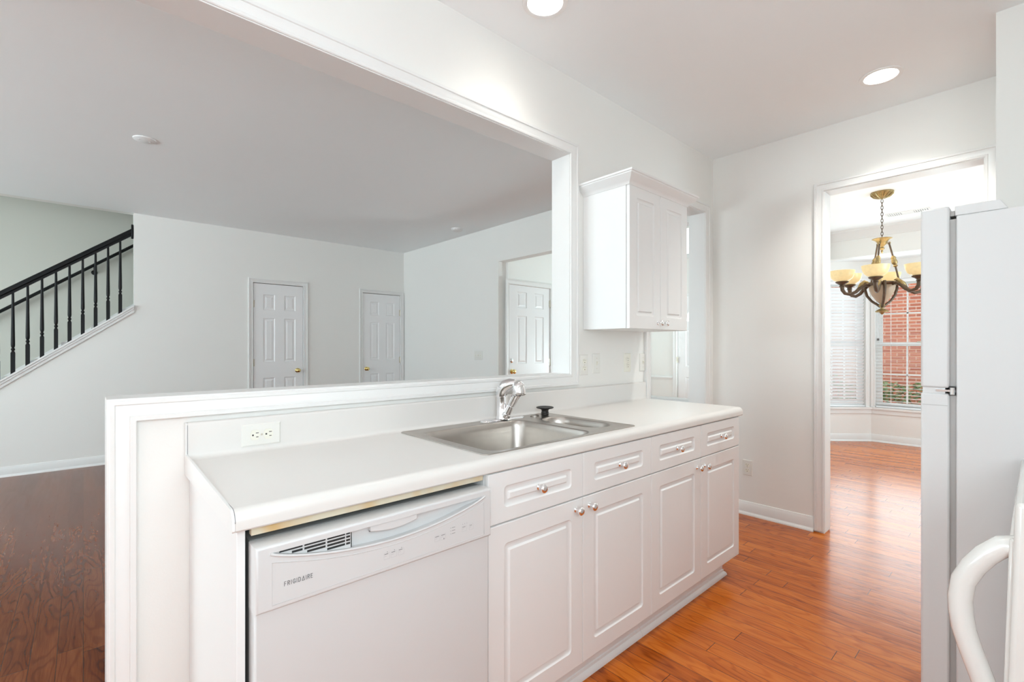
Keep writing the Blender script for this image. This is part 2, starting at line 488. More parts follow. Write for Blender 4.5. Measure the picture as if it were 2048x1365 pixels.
# kitchen right wall with the dining opening, and the block beside the refrigerator
mb = MB()
mb.box(XR0, XR1, -1.7, NY0, 0, ZC); mb.box(XR0, XR1, NY0, NY1, NZ, ZC); mb.box(XR0, XR1, NY1, DYW, 0, ZC)
struct('wall_right', mb, M_wall)
mb = MB(); mb.box(2.979, XR0, -0.65, 0.115, 0, ZC)
struct('wall_corner', mb, M_wall)
mb = MB()
mb.box(-5.0, -3.3, -0.75, -0.65, 0, ZC); mb.box(-3.3, -1.9, -0.75, -0.65, 0, 1.05); mb.box(-3.3, -1.9, -0.75, -0.65, 2.15, ZC); mb.box(-1.9, -1.0, -0.75, -0.65, 0, ZC); mb.box(0.7, 2.979, -0.75, -0.65, 0, ZC); mb.box(-1.0, 0.7, -0.75, -0.65, 0, 1.05); mb.box(-1.0, 0.7, -0.75, -0.65, 2.15, ZC)
struct('wall_back', mb, M_wall)
# left wall, out of view, with windows added behind the daylight lamps
mb = MB()
wins = [(-0.35, 1.35), (2.3, 4.1), (4.8, 6.0)]
ylast = -0.75
for a, b in wins:
    mb.box(-5.1, -5.0, ylast, a, 0, ZC); mb.box(-5.1, -5.0, a, b, 0, 0.75); mb.box(-5.1, -5.0, a, b, 2.25, ZC); ylast = b
mb.box(-5.1, -5.0, ylast, YF, 0, ZC)
struct('wall_left', mb, M_wall)
for k, (a, b) in enumerate(wins):
    mb = MB()
    mb.mold([(a, 0.75), (a, 2.25), (b, 2.25), (b, 0.75)], [(0, -0.1), (-0.04, -0.1), (-0.04, 0.0), (0.06, 0.0), (0.06, 0.02), (-0.05, 0.02), (-0.05, -0.1)], lambda p, q, h: (-5.0 + h, p, q), closed=True, side=-1)
    w = struct('window_%d' % (k + 4), mb, M_trim)
    g = MB(); g.add([(-5.06, a, 0.75), (-5.06, b, 0.75), (-5.06, b, 2.25), (-5.06, a, 2.25)], [(0, 1, 2, 3)])
    obj('pane', g, M_glass, w)
# living room far wall: closed right of the stairs, sloped below them, two closet doors cut out
D1 = (1.598, 2.202, 2.062); D2 = (3.054, 3.659, 2.045)
mb = MB(); t0, t1 = YF, YF + 0.10
g = 0.006
xs_ = [0.413, D1[0] - g, D1[1] + g, D2[0] - g, D2[1] + g, XL1]
mb.box(xs_[0], xs_[1], t0, t1, 0, ZC); mb.box(xs_[2], xs_[3], t0, t1, 0, ZC); mb.box(xs_[4], xs_[5], t0, t1, 0, ZC)
mb.box(xs_[1], xs_[2], t0, t1, D1[2] + g, ZC); mb.box(xs_[3], xs_[4], t0, t1, D2[2] + g, ZC)
xlo = 0.413 - 1.66 / STR
mb.prism([(xlo, 0), (0.413, 0), (0.413, 1.66)], lambda p, q, t: (p, t, q), t0, t1)
mb.box(-5.0, xlo, t0, t1, 0, 0.02)
mb.box(-5.0, XL1, t0, t1, ZC, 5.2)
struct('wall_far', mb, M_wall)
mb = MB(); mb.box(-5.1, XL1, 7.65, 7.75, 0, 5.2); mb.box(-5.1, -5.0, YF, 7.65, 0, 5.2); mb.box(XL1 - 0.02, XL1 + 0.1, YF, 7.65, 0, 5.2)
struct('wall_stairwell', mb, M_wall_dim)
mb = MB(); mb.box(-5.1, XL1 + 0.1, YF, 7.75, 5.2, 5.26)
struct('ceiling_stairwell', mb, M_ceil)
# living room right wall with the entrance hall opening and a low wall in it
mb = MB()
mb.box(XL0, XL1, FY1, YF, 0, 4.3); mb.box(XL0, XL1, DYW, FY1, FZ, 4.3); mb.box(XL0, XL1, DYW, 3.3, 0, 0.775)
struct('wall_living', mb, M_wall)
mb = MB(); mb.box(XL0 - 0.012, XL1 + 0.012, DYW + 0.002, 3.312, 0.775, 0.806)
struct('trim_1', mb, M_trim, bevel=0.004)
# entrance hall
D3 = (3.821, 4.592, 2.018)
D3 = (3.868, 4.592, 2.018)
mb = MB(); HY = 4.32
mb.box(XL1, D3[0] - g, HY, HY + 0.1, 0, 4.3); mb.box(D3[1] + g, XFR + 0.1, HY, HY + 0.1, 0, 4.3); mb.box(D3[0] - g, D3[1] + g, HY, HY + 0.1, D3[2] + g, 4.3)
struct('wall_hall', mb, M_wall)
FD0, FD1 = 2.94, 3.847
TR = (2.7, 3.85, 2.69, 3.17)
mb = MB()
mb.box(XFR, XFR + 0.1, DYW, FD0 - g, 0, 2.69); mb.box(XFR, XFR + 0.1, FD1 + g, HY, 0, 2.69); mb.box(XFR, XFR + 0.1, FD0 - g, FD1 + g, 2.04, 2.69)
mb.box(XFR, XFR + 0.1, DYW, TR[0], 2.69, 4.3); mb.box(XFR, XFR + 0.1, TR[1], HY, 2.69, 4.3); mb.box(XFR, XFR + 0.1, TR[0], TR[1], 3.17, 4.3)
struct('wall_entrance', mb, M_wall)
# dining room
BY0, BY1 = 0.48, 1.46            # bay: front face
BX = 7.75
mb = MB(); mb.box(XR1, XB + 0.02, DYW, DYW + 0.06, 0, 4.3)
struct('wall_dining', mb, M_wall)
mb = MB(); mb.box(XR0, XB + 0.1, -1.8, -1.7, 0, ZC); mb.box(XB, XB + 0.1, -1.7, -0.07, 0, ZC)
struct('wall_dining_side', mb, M_wall)
mb = MB(); mb.box(XB, XB + 0.1, -0.07, DYW, 2.383, ZC)
struct('wall_bay_header', mb, M_wall)
mb = MB(); mb.prism([(XB + 0.1, -0.07), (BX + 0.15, BY0 - 0.1), (BX + 0.15, BY1 + 0.1), (XB + 0.1, 2.1)], lambda p, q, t: (p, q, t), 2.383, 2.45)
struct('ceiling_bay', mb, M_ceil)


# ------------------------------------------------------------------ mouldings
def casing(w):
    k = w / 0.06
    return [(0, 0), (0, 0.009), (0.003 * k, 0.012), (0.012 * k, 0.012), (0.015 * k, 0.009), (0.020 * k, 0.010), (0.030 * k, 0.014), (0.040 * k, 0.0155),
            (0.044 * k, 0.0155), (0.046 * k, 0.020), (0.058 * k, 0.020), (0.060 * k, 0.017), (0.060 * k, 0)]


mb = MB()
mb.mold([(HX, 0.0), (HX, PZ0), (PX, PZ0), (PX, PZ1), (-4.99, PZ1)], casing(0.060), Pkit)
struct('trim_2', mb, M_trim, smooth=25)
mb = MB()
mb.mold([(HX, 0.0), (HX, PZ0), (PX, PZ0), (PX, PZ1), (-4.99, PZ1)], casing(0.060), Pliv)
struct('trim_3', mb, M_trim, smooth=25)
# jamb lining of the pass-through
mb = MB()
mb.mold([(HX, 0.0), (HX, PZ0), (PX, PZ0), (PX, PZ1), (-4.99, PZ1)], [(0.0, 0.0), (0.0, 0.128), (-0.004, 0.128), (-0.004, 0.0)], lambda a, b, h: (a, KW0 - 0.004 + h, b))
struct('trim_4', mb, M_trim)
# doorway beside the counter
mb = MB()
mb.mold([(DX0, 0), (DX0, DZ)], [(0.0, 0), (0, 0.012), (-0.004, 0.012), (-0.004, 0.0)], Pkit)
pr = casing(0.075)
mb.mold([(DX0, 0), (DX0, DZ), (DX1, DZ), (DX1, 0)], casing(0.062), Pkit, side=-1)
mb.mold([(DX1 + 0.055, 0), (DX1 + 0.055, DZ + 0.0)], [(0, 0), (0, 0.013), (0.05, 0.013), (0.05, 0)], Pkit)
struct('trim_5', mb, M_trim, smooth=25)
mb = MB(); mb.mold([(DX0, 0), (DX0, DZ), (DX1, DZ), (DX1, 0)], [(0, 0), (0, 0.13), (-0.004, 0.13), (-0.004, 0)], lambda a, b, h: (a, KW0 - 0.005 + h, b), side=-1)
struct('trim_6', mb, M_trim)
# dining opening
mb = MB(); mb.mold([(NY1, 0.012), (NY1, NZ), (NY0, NZ), (NY0, 0.012)], casing(0.056), Prig)
struct('trim_7', mb, M_trim, smooth=25)
mb = MB(); mb.mold([(NY1, 0.012), (NY1, NZ), (NY0, NZ), (NY0, 0.012)], [(0, 0), (0, 0.126), (-0.004, 0.126), (-0.004, 0)], lambda a, b, h: (XR0 - 0.004 + h, a, b))
struct('trim_8', mb, M_trim)

BASE = [(0, 0), (0.016, 0), (0.016, 0.018), (0.012, 0.022), (0.012, 0.075), (0.009, 0.082), (0.006, 0.095), (0, 0.098)]
SHOE = [(0.012, 0), (0.026, 0), (0.025, 0.008), (0.020, 0.015), (0.012, 0.018)]


def baseboard(name, segs):
    """segs: wall point a, wall point b, outward normal"""
    mb = MB()
    for (ax, ay), (bx, by), (nx, ny) in segs:
        for prof in (BASE, SHOE):
            P = lambda p, q, t: (ax + (bx - ax) * t + nx * p, ay + (by - ay) * t + ny * p, q)
            mb.prism(prof, P, 0, 1)
    return struct(name, mb, M_trim, smooth=25)


baseboard('baseboard_right', [((XR0, NY1 + 0.058), (XR0, KW0 - 0.022), (-1, 0))])
baseboard('baseboard_far', [((xlo + 0.1, YF), (D1[0] - 0.065, YF), (0, -1)), ((D1[1] + 0.065, YF), (D2[0] - 0.065, YF), (0, -1))])
baseboard('baseboard_living', [((XL0, FY1 + 0.002), (XL0, YF), (-1, 0)), ((XL0, DYW), (XL0, 3.3), (-1, 0))])
q = 2 ** -0.5
baseboard('baseboard_bay', [((BX, BY0), (BX, BY1), (-1, 0)), ((BX, BY1), (XB + 0.1, BY1 + BX - XB - 0.1), (-q, -q)), ((BX, BY0), (XB + 0.1, BY0 - BX + XB + 0.1), (-q, q))])
baseboard('baseboard_hall', [((XFR, FD1 + 0.07), (XFR, HY), (-1, 0)), ((D3[1] + 0.065, HY), (XFR, HY), (0, -1))])
# hall chair rail on the entrance wall
mb = MB(); mb.prism([(0, 0), (0.012, 0), (0.014, 0.012), (0.026, 0.03), (0.026, 0.04), (0.016, 0.055), (0, 0.058)], lambda p, q_, t: (XFR - p, t, 0.72 + q_), FD1 + 0.07, HY)
struct('trim_9', mb, M_trim, smooth=25)
# dining crown
CROWN = [(0, 0), (0, -0.115), (0.010, -0.115), (0.014, -0.100), (0.030, -0.080), (0.050, -0.040), (0.070, -0.022), (0.074, -0.010), (0.080, 0)]
mb = MB(); mb.prism([(a, b) for a, b in CROWN], lambda p, q_, t: (XB - p, t, ZC + q_), -1.7, DYW)
struct('trim_10', mb, M_trim, smooth=25)

# ------------------------------------------------------------------ doors
PANELS_X = [(0.19, 0.42), (0.61, 0.84)]


def panel_cells(W_, H, px, pz, loops, k=1, fill=True):
    xs = sorted({0, W_} | {v for p in px for v in p}); zs = sorted({0, H} | {v for p in pz for v in p})
    cells = {}
    for a, b in px:
        for c, d in pz: cells[(xs.index(a), zs.index(c))] = (loops, fill, k)
    return xs, zs, cells


DOOR_LOOPS = [(0.0, 0, 0.0005), (0.008, -0.007, 0.0005), (0.022, -0.008, 0.0005), (0.040, -0.002, 0.0005)]


def slab(mb, P, W_, H, Tk, px, pz, loops, k=1):
    """panelled slab; P(a, b, h) with h = 0 on the front face, negative into the slab"""
    xs, zs, cells = panel_cells(W_, H, px, pz, loops, k)
    mb.grid_face(P, xs, zs, cells)
    c = [(0, 0), (W_, 0), (W_, H), (0, H)]
    for i in range(4):
        (a, b), (a2, b2) = c[i], c[(i + 1) % 4]
        mb.add([P(a, b, 0), P(a2, b2, 0), P(a2, b2, -Tk), P(a, b, -Tk)], [(0, 1, 2, 3)])
    mb.add([P(a, b, -Tk) for a, b in c], [(0, 3, 2, 1)])


KNOB = [(0.030, 0), (0.030, 0.004), (0.024, 0.008), (0.012, 0.010), (0.010, 0.024), (0.013, 0.030), (0.024, 0.036), (0.028, 0.046), (0.026, 0.056), (0.017, 0.062), (0, 0.064)]


def door(name, P, W_, H, knob, hinge_x, hinges, bolt=None, Mdir=None, px=None, pz=None):
    mb = MB()
    px = px or [(a * W_, b * W_) for a, b in PANELS_X]
    pz = pz or [(0.20, 0.845), (1.05, 1.613), (1.72, 1.918)]
    slab(mb, lambda a, b, h: P(a, b + 0.008, h), W_, H - 0.008, 0.035, px, pz, DOOR_LOOPS)
    d = struct(name, mb, M_door)
    kb = MB(); p = Vector(P(knob[0], knob[1], 0)); kb.lathe(KNOB, T(*p) @ Mdir, 20)
    obj('door_knob', kb, M_brass, d, smooth=50, label='polished brass door knob')
    if bolt:
        kb = MB(); p = Vector(P(bolt[0], bolt[1], 0)); kb.lathe([(0.030, 0), (0.030, 0.006), (0.022, 0.014), (0.014, 0.016), (0.013, 0.024), (0, 0.025)], T(*p) @ Mdir, 20)
        obj('deadbolt', kb, M_chrome, d, smooth=50, label='round deadbolt above the knob')
    for z in hinges:
        hb = MB(); p = Vector(P(hinge_x, z, 0.005)); hb.lathe([(0, -0.052), (0.004, -0.05), (0.0065, -0.045), (0.0065, 0.045), (0.004, 0.05), (0, 0.052)], T(*p), 10)
        q0 = P(hinge_x - 0.018, z - 0.045, 0.0); q1 = P(hinge_x + 0.018, z + 0.045, 0.0035)
        hb.box(q0[0], q1[0], q0[1], q1[1], q0[2], q1[2])
        obj('hinge', hb, M_hinge, d, smooth=40)
    return d


RYM = RX(90)                      # local z -> world -y
Pd1 = lambda a, b, h: (D1[0] + a, YF + 0.004 - h, b)
Pd2 = lambda a, b, h: (D2[0] + a, YF + 0.004 - h, b)
Pd3 = lambda a, b, h: (D3[0] + a, HY + 0.006 - h, b)
door('door_1', Pd1, D1[1] - D1[0], D1[2], (2.131 - D1[0], 0.937), -0.004, (0.25, 1.05, 1.80), Mdir=RYM)
door('door_2', Pd2, D2[1] - D2[0], D2[2], (3.108 - D2[0], 0.928), D2[1] - D2[0] + 0.004, (0.25, 1.05, 1.78), Mdir=RYM)
W3 = D3[1] - D3[0]
door('door_3', Pd3, W3, D3[2], (0.045, 0.947), W3 + 0.004, (0.25, 1.05, 1.82), bolt=(0.040, 1.081), Mdir=RYM,
     pz=[(0.20, 0.82), (1.03, 1.63), (1.73, 1.93)])
for n, D, P in ((11, D1, lambda a, b, h: (a, YF - h, b)), (12, D2, lambda a, b, h: (a, YF - h, b)), (13, D3, lambda a, b, h: (a, HY - h, b))):
    mb = MB(); r0 = D[0] - 0.006; r1 = D[1] + 0.006
    mb.mold([(r0, 0), (r0, D[2] + 0.006), (r1, D[2] + 0.006), (r1, 0)], casing(0.055 if n != 12 else 0.052), P, side=-1)
    struct('trim_%d' % n, mb, M_trim, smooth=25)

# front door with an arched light
mb = MB(); FW = FD1 - FD0
Pfd = lambda a, b, h: (XFR + 0.03 - h, FD1 - a, b)       # hinged at the high-y side
slab(mb, lambda a, b, h: Pfd(a, b + 0.01, h), FW, 2.03, 0.045, [(0.13, 0.40), (0.51, 0.78)], [(0.2, 0.76), (0.93, 1.50)], DOOR_LOOPS)
fd = struct('door_4', mb, M_door)
mb = MB()
arc = [(FW / 2 + 0.30 * cos(t), 1.66 + 0.27 * sin(t)) for t in [pi * i / 20 for i in range(21)]]
mb.mold(arc, [(0, 0), (0, 0.008), (0.012, 0.014), (0.028, 0.010), (0.028, 0)], Pfd, closed=True)
for t in (pi / 4, pi / 2, 3 * pi / 4):
    mb.tube([Pfd(FW / 2 + 0.02 * cos(t), 1.66 + 0.02 * sin(t), 0.004), Pfd(FW / 2 + 0.30 * cos(t), 1.66 + 0.27 * sin(t), 0.004)], 0.006, 6)
obj('fanlight_frame', mb, M_door, fd, smooth=30)
mb = MB(); mb.add([Pfd(a, b, 0.002) for a, b in arc], [tuple(range(len(arc)))])
M_fan = mat('fanlight_glow', (0.9, 0.93, 0.95), 0.1, emit=(0.93, 0.97, 1.0), estr=1.0)  # daylight given to the pane as its own glow; the door behind is solid
obj('fanlight_pane', mb, M_fan, fd, label='arched glass glowing as if daylit')
mb = MB(); mb.lathe(KNOB, T(*Pfd(FW - 0.06, 0.95, 0)) @ RY(-90), 18); obj('door_knob', mb, M_brass, fd, smooth=50)
for z in (0.25, 1.045, 1.83):
    mb = MB(); mb.lathe([(0, -0.05), (0.007, -0.046), (0.007, 0.046), (0, 0.05)], T(XFR - 0.004, FD1 + 0.004, z), 10); mb.box(XFR - 0.002, XFR + 0.004, FD1 - 0.02, FD1 + 0.028, z - 0.045, z + 0.045)
    obj('hinge', mb, M_hinge, fd, smooth=40)
mb = MB(); mb.mold([(FD1 + g, 0), (FD1 + g, 2.04), (FD0 - g, 2.04), (FD0 - g, 0)], casing(0.06), lambda a, b, h: (XFR - h, a, b))
mb.box(XFR + 0.08, XFR + 0.1, FD0 - 0.03, FD1 + 0.03, 0, 2.06)  # added backing behind the door, keeps daylight out of its gaps
struct('trim_14', mb, M_trim, smooth=25)
# transom window of the hall
mb = MB()
mb.mold([(TR[0], TR[2]), (TR[0], TR[3]), (TR[1], TR[3]), (TR[1], TR[2])], [(-0.03, -0.08), (-0.03, 0.0), (0, 0.0), (0.05, 0.018), (0.05, 0), (0, -0.08)], lambda a, b, h: (XFR - h, a, b), closed=True, side=-1)
mb.box(XFR - 0.03, XFR, TR[0] - 0.06, TR[1] + 0.06, TR[2] - 0.045, TR[2] - 0.01)
tw = struct('window_3', mb, M_trim)
mb = MB(); mb.add([(XFR + 0.06, TR[0], TR[2]), (XFR + 0.06, TR[1], TR[2]), (XFR + 0.06, TR[1], TR[3]), (XFR + 0.06, TR[0], TR[3])], [(0, 1, 2, 3)])
obj('pane', mb, M_glass, tw)

# ------------------------------------------------------------------ bay window
WZ0, WZ1 = 0.455, 2.125


def bay_face(P, L_, w0, w1, idx, tilt, lab):
    """P(a, b, h): a along the face, h into the room. Wall with opening w0..w1, window, blind"""
    mb = MB(); th = 0.10
    for a0, a1, z0, z1 in ((0, w0, 0, 2.40), (w1, L_, 0, 2.40), (w0, w1, 0, WZ0), (w0, w1, WZ1, 2.40)):
        mb.prism([(a0, z0), (a1, z0), (a1, z1), (a0, z1)], lambda p, q_, t: P(p, q_, t), -th, 0)
    struct('wall_bay', mb, M_wall)
    # casing, stool, apron
    mb = MB()
    mb.mold([(w0, WZ0), (w0, WZ1), (w1, WZ1), (w1, WZ0)], casing(0.05), P, side=-1)
    for z0, z1, o in ((WZ0 - 0.028, WZ0, 0.035), (WZ0 - 0.085, WZ0 - 0.028, 0.016)):
        mb.prism([(0.0, z0), (L_, z0), (L_, z1), (0.0, z1)], lambda p, q_, t: P(p, q_, t), 0, o)
    struct('trim_%d' % (14 + idx), mb, M_trim, smooth=25)
    # double-hung window
    mb = MB()
    fr = [(0, -0.095), (-0.022, -0.095), (-0.022, -0.045), (0, -0.045)]
    mb.mold([(w0, WZ0), (w0, WZ1), (w1, WZ1), (w1, WZ0)], fr, P, closed=True, side=-1)
    zm = (WZ0 + WZ1) / 2 - 0.005
    w = struct('window_%d' % idx, mb, M_trim)
    for nm, z0, z1, hh in (('lower_sash', WZ0 + 0.02, zm + 0.02, -0.06), ('upper_sash', zm - 0.02, WZ1 - 0.02, -0.085)):
        sb = MB(); b0, b1 = w0 + 0.022, w1 - 0.022
        sb.mold([(b0, z0), (b0, z1), (b1, z1), (b1, z0)], [(0, hh - 0.012), (-0.045, hh - 0.012), (-0.045, hh + 0.012), (0, hh + 0.012)], P, closed=True, side=-1)
        n = 3
        for k in range(1, n):
            a = b0 + 0.045 + (b1 - b0 - 0.09) * k / n
            sb.prism([(a - 0.009, z0 + 0.04), (a + 0.009, z0 + 0.04), (a + 0.009, z1 - 0.04), (a - 0.009, z1 - 0.04)], lambda p, q_, t: P(p, q_, t), hh - 0.006, hh + 0.006)
        zz = (z0 + z1) / 2
        sb.prism([(b0 + 0.04, zz - 0.009), (b1 - 0.04, zz - 0.009), (b1 - 0.04, zz + 0.009), (b0 + 0.04, zz + 0.009)], lambda p, q_, t: P(p, q_, t), hh - 0.006, hh + 0.006)
        so = obj(nm, sb, M_trim, w)
        gb = MB(); gb.add([P(b0 + 0.04, z0 + 0.04, hh), P(b1 - 0.04, z0 + 0.04, hh), P(b1 - 0.04, z1 - 0.04, hh), P(b0 + 0.04, z1 - 0.04, hh)], [(0, 1, 2, 3)])
        obj('pane', gb, M_glass, so)
    lk = MB(); mid = (w0 + w1) / 2
    lk.prism([(mid - 0.03, zm + 0.02), (mid + 0.03, zm + 0.02), (mid + 0.03, zm + 0.035), (mid - 0.03, zm + 0.035)], lambda p, q_, t: P(p, q_, t), -0.06, -0.045)
    obj('sash_lock', lk, M_hinge, w)
    # venetian blind, hung inside the opening
    base = P(mid, WZ0, -0.02)
    b = thing('venetian_blind', lab, 'window blind', base, 'venetian blinds of the bay window')
    hb = MB(); hb.prism([(w0 + 0.004, WZ1 - 0.045), (w1 - 0.004, WZ1 - 0.045), (w1 - 0.004, WZ1 - 0.002), (w0 + 0.004, WZ1 - 0.002)], lambda p, q_, t: P(p, q_, t), -0.042, 0.004)
    obj('head_rail', hb, M_blind, b)
    sb = MB(); z = WZ0 + 0.045; ca, sa = cos(radians(tilt)), sin(radians(tilt))
    while z < WZ1 - 0.06:
        for sgn in (0,):
            hw = 0.0235
            vs = []
            for a in (w0 + 0.008, w1 - 0.008):
                for d, th_ in ((-hw, -0.0010), (hw, -0.0010), (hw, 0.0010), (-hw, 0.0010)):
                    vs.append(P(a, z + d * sa + th_ * ca, -0.019 + d * ca - th_ * sa))
            sb.add(vs, [(0, 1, 2, 3)[::-1], (4, 5, 6, 7), (0, 1, 5, 4), (1, 2, 6, 5), (2, 3, 7, 6), (3, 0, 4, 7)])
        z += 0.0435
    obj('slats', sb, M_blind, b)
    rb = MB(); rb.prism([(w0 + 0.006, WZ0 + 0.004), (w1 - 0.006, WZ0 + 0.004), (w1 - 0.006, WZ0 + 0.022), (w0 + 0.006, WZ0 + 0.022)], lambda p, q_, t: P(p, q_, t), -0.043, 0.004)
    obj('bottom_rail', rb, M_blind, b)
    for f_ in (0.18, 0.82):
        for hh in (-0.045, 0.0055):
            cb_ = MB(); a = w0 + (w1 - w0) * f_
            cb_.tube([P(a, WZ0 + 0.01, hh), P(a, WZ1 - 0.03, hh)], 0.0012, 5)
            obj('ladder_cord', cb_, M_blind, b)
    cb_ = MB(); a = w0 + 0.03
    cb_.tube([P(a, WZ1 - 0.04, 0.008), P(a, 1.36, 0.008)], 0.0012, 5); obj('pull_cord', cb_, M_blind, b)
    for da in (-0.006, 0.008):
        tb = MB(); tb.lathe([(0, 0.02), (0.004, 0.018), (0.006, 0.0), (0.005, -0.012), (0, -0.013)], T(*P(a + da, 1.345, 0.008)), 8); obj('cord_tassel', tb, M_slot, b, smooth=40)


bay_face(lambda a, b, h: (BX - h, BY1 - a, b), BY1 - BY0, 0.045, BY1 - BY0 - 0.045, 1, 0, 'white slatted blind, opened flat, in the middle bay window facing brick')
Ls = math.hypot(BX - XB, BX - XB)
bay_face(lambda a, b, h: (XB + a * q - h * q, BY1 + (BX - XB) - a * q - h * q, b), Ls, 0.075, Ls - 0.075, 2, 52, 'white slatted blind, tilted nearly shut, in the angled left bay window')
bay_face(lambda a, b, h: (BX - a * q - h * q, BY0 - a * q + h * q, b), Ls, 0.075, Ls - 0.075, 7, 6, 'white slatted blind in the bay window pane hidden behind the refrigerator')

# ------------------------------------------------------------------ outside
mb = MB(); mb.box(7.9, 40, -25, 25, -0.6, -0.45)
struct('ground_outside', mb, M_earth)
mb = MB(); mb.box(13.0, 16, -6.0, 4.4, -0.45, 6.2)
bk = struct('wall_brick', mb, M_brick, label='red brick wall of the neighbouring house outside the bay window')
bush = thing('bush', 'green leafy bush against the brick wall outside the bay window', 'bush', (11.6, 1.5, -0.45))
mb = MB(); rnd = random.Random(3)
for k in range(7000):
    cx = 11.5 + rnd.uniform(-0.45, 0.45); cy = rnd.uniform(-1.5, 3.6)
    top = 0.62 + 0.12 * sin(cy * 2.1) + 0.07 * sin(cy * 7)
    zz = -0.45 + (top + 0.45) * (rnd.random() ** 0.6)
    p = Vector((cx, cy, zz)); r = rnd.uniform(0.03, 0.055)
    M = Matrix.Rotation(rnd.uniform(0, 6.3), 3, 'Z') @ Matrix.Rotation(rnd.uniform(-1.2, 1.2), 3, 'X')
    vs = [p + M @ Vector(v) for v in ((-r, 0, 0), (0, -r * 0.45, 0.006), (r, 0, 0), (0, r * 0.45, 0.006))]
    mb.add(vs, [(0, 1, 2, 3)])
obj('foliage', mb, M_green, bush)
mb = MB()
for k in range(16):
    y = -1.3 + k * 0.32
    mb.tube([(11.5, y, -0.45), (11.5 + rnd.uniform(-.1, .1), y + rnd.uniform(-.15, .15), 0.1), (11.5 + rnd.uniform(-.2, .2), y + rnd.uniform(-.25, .25), 0.5)], [0.02, 0.013, 0.005], 6)
obj('stems', mb, M_bronze, bush)

# ------------------------------------------------------------------ stairs and railings
st = MB()
n = 15
for k in range(n):
    x0 = xlo + 0.12 + k * 0.24; z1 = 0.186 * (k + 1)
    st.box(x0, x0 + 0.27, YF + 0.10, 7.65, max(0, z1 - 0.4), z1)
so = struct('floor_stairs', st, M_trim)
# sloped stringer trim on the wall edge
mb = MB()
PS = lambda a, b, h: (a, YF - h, zst(a, 1.66) + b)
x0s, x1s = xlo + 0.05, 0.413
for b0, b1, h0, h1 in ((0.030, 0.048, -0.115, 0.030), (-0.030, 0.030, -0.0, 0.014), (0.004, 0.030, 0.0, 0.022)):
    mb.add([PS(a, b, h) for a in (x0s, x1s) for b, h in ((b0, h0), (b1, h0), (b1, h1), (b0, h1))], [(0, 1, 2, 3), (7, 6, 5, 4), (0, 4, 5, 1), (1, 5, 6, 2), (2, 6, 7, 3), (3, 7, 4, 0)])
struct('trim_30', mb, M_trim)
mb = MB()
mb.add([(a, y, zst(a, b)) for a in (x0s, 2.0) for b, y in ((1.50, 7.65), (1.755, 7.65), (1.755, 7.637), (1.50, 7.637))], [(0, 1, 2, 3), (7, 6, 5, 4), (0, 4, 5, 1), (1, 5, 6, 2), (2, 6, 7, 3), (3, 7, 4, 0)])
struct('trim_31', mb, M_trim)

YB = YF + 0.048
rail = thing('stair_railing', 'black wooden stair railing with turned balusters above the white stringer', 'railing', (0.0, YB, zst(0.0, 1.70)))


def sloped(prof, x0, x1, z0, y0):
    """profile (dy, dz) carried along the slope of the stairs"""
    mb = MB(); m = len(prof)
    vs = [(x, y0 + dy, zst(x, z0) + dz) for x in (x0, x1) for dy, dz in prof]
    mb.add(vs, [(i, (i + 1) % m, m + (i + 1) % m, m + i) for i in range(m)] + [tuple(range(m))[::-1], tuple(range(m, 2 * m))])
    return mb


RAILP = [(-0.016, 0), (0.016, 0), (0.018, 0.022), (0.030, 0.034), (0.031, 0.055), (0.022, 0.074), (0.008, 0.082), (-0.008, 0.082), (-0.022, 0.074), (-0.031, 0.055), (-0.030, 0.034), (-0.018, 0.022)]
obj('handrail', sloped(RAILP, x0s, 0.405, 2.487, YB), M_black, rail, smooth=40)
mb = MB(); mb.prism([(0.035 * cos(t), 0.080 * sin(t)) for t in [2 * pi * k / 20 for k in range(20)]], lambda p, q_, t: (t, YB + p, 2.523 + q_), 0.392, 0.4125)
obj('rosette', mb, M_black, rail, bevel=0.004)
bx = 0.299
while bx > xlo + 0.3:
    zb = zst(bx, 1.708); ztop = zst(bx, 2.49)
    mb = MB(); hw = 0.0155; sq = 0.205
    mb.add([(bx + sx * hw, YB + sy * hw, zb + (STR * sx * hw if e == 0 else sq - (0.006 if e == 1 else 0))) for e in (0, 1) for sx, sy in ((-1, -1), (1, -1), (1, 1), (-1, 1))],
           [(0, 3, 2, 1), (4, 5, 6, 7), (0, 1, 5, 4), (1, 2, 6, 5), (2, 3, 7, 6), (3, 0, 4, 7)])
    h = ztop - zb
    mb.lathe([(0.0155, sq - 0.006), (0.010, sq + 0.008), (0.009, sq + 0.012), (0.015, sq + 0.022), (0.015, sq + 0.030), (0.009, sq + 0.042), (0.0145, sq + 0.056), (0.0155, sq + 0.075), (0.0145, sq + 0.16), (0.0095, h - 0.02), (0.0090, h + 0.004)], T(bx, YB, zb), 14)
    obj('baluster', mb, M_black, rail, smooth=40)
    bx -= 0.1009
wr = thing('wall_handrail', 'black handrail bracketed on the stairwell wall behind the balusters', 'handrail', (0.0, 7.6, zst(0, 2.46)))
obj('rail', sloped([(0.022 * cos(t), 0.022 * sin(t)) for t in [2 * pi * k / 14 for k in range(14)]], x0s + 0.4, 2.0, 2.478, 7.58), M_black, wr, smooth=50)
for x in (-1.05, 0.100, 1.25):
    mb = MB(); z = zst(x, 2.478)
    mb.tube([(x, 7.58, z - 0.015), (x, 7.585, z - 0.06), (x, 7.61, z - 0.085), (x, 7.646, z - 0.085)], 0.009, 8)
    mb.lathe([(0.03, 0), (0.03, 0.006), (0.015, 0.012), (0, 0.013)], T(x, 7.649, z - 0.085) @ RYM, 14)
    obj('bracket', mb, M_black, wr, smooth=40)

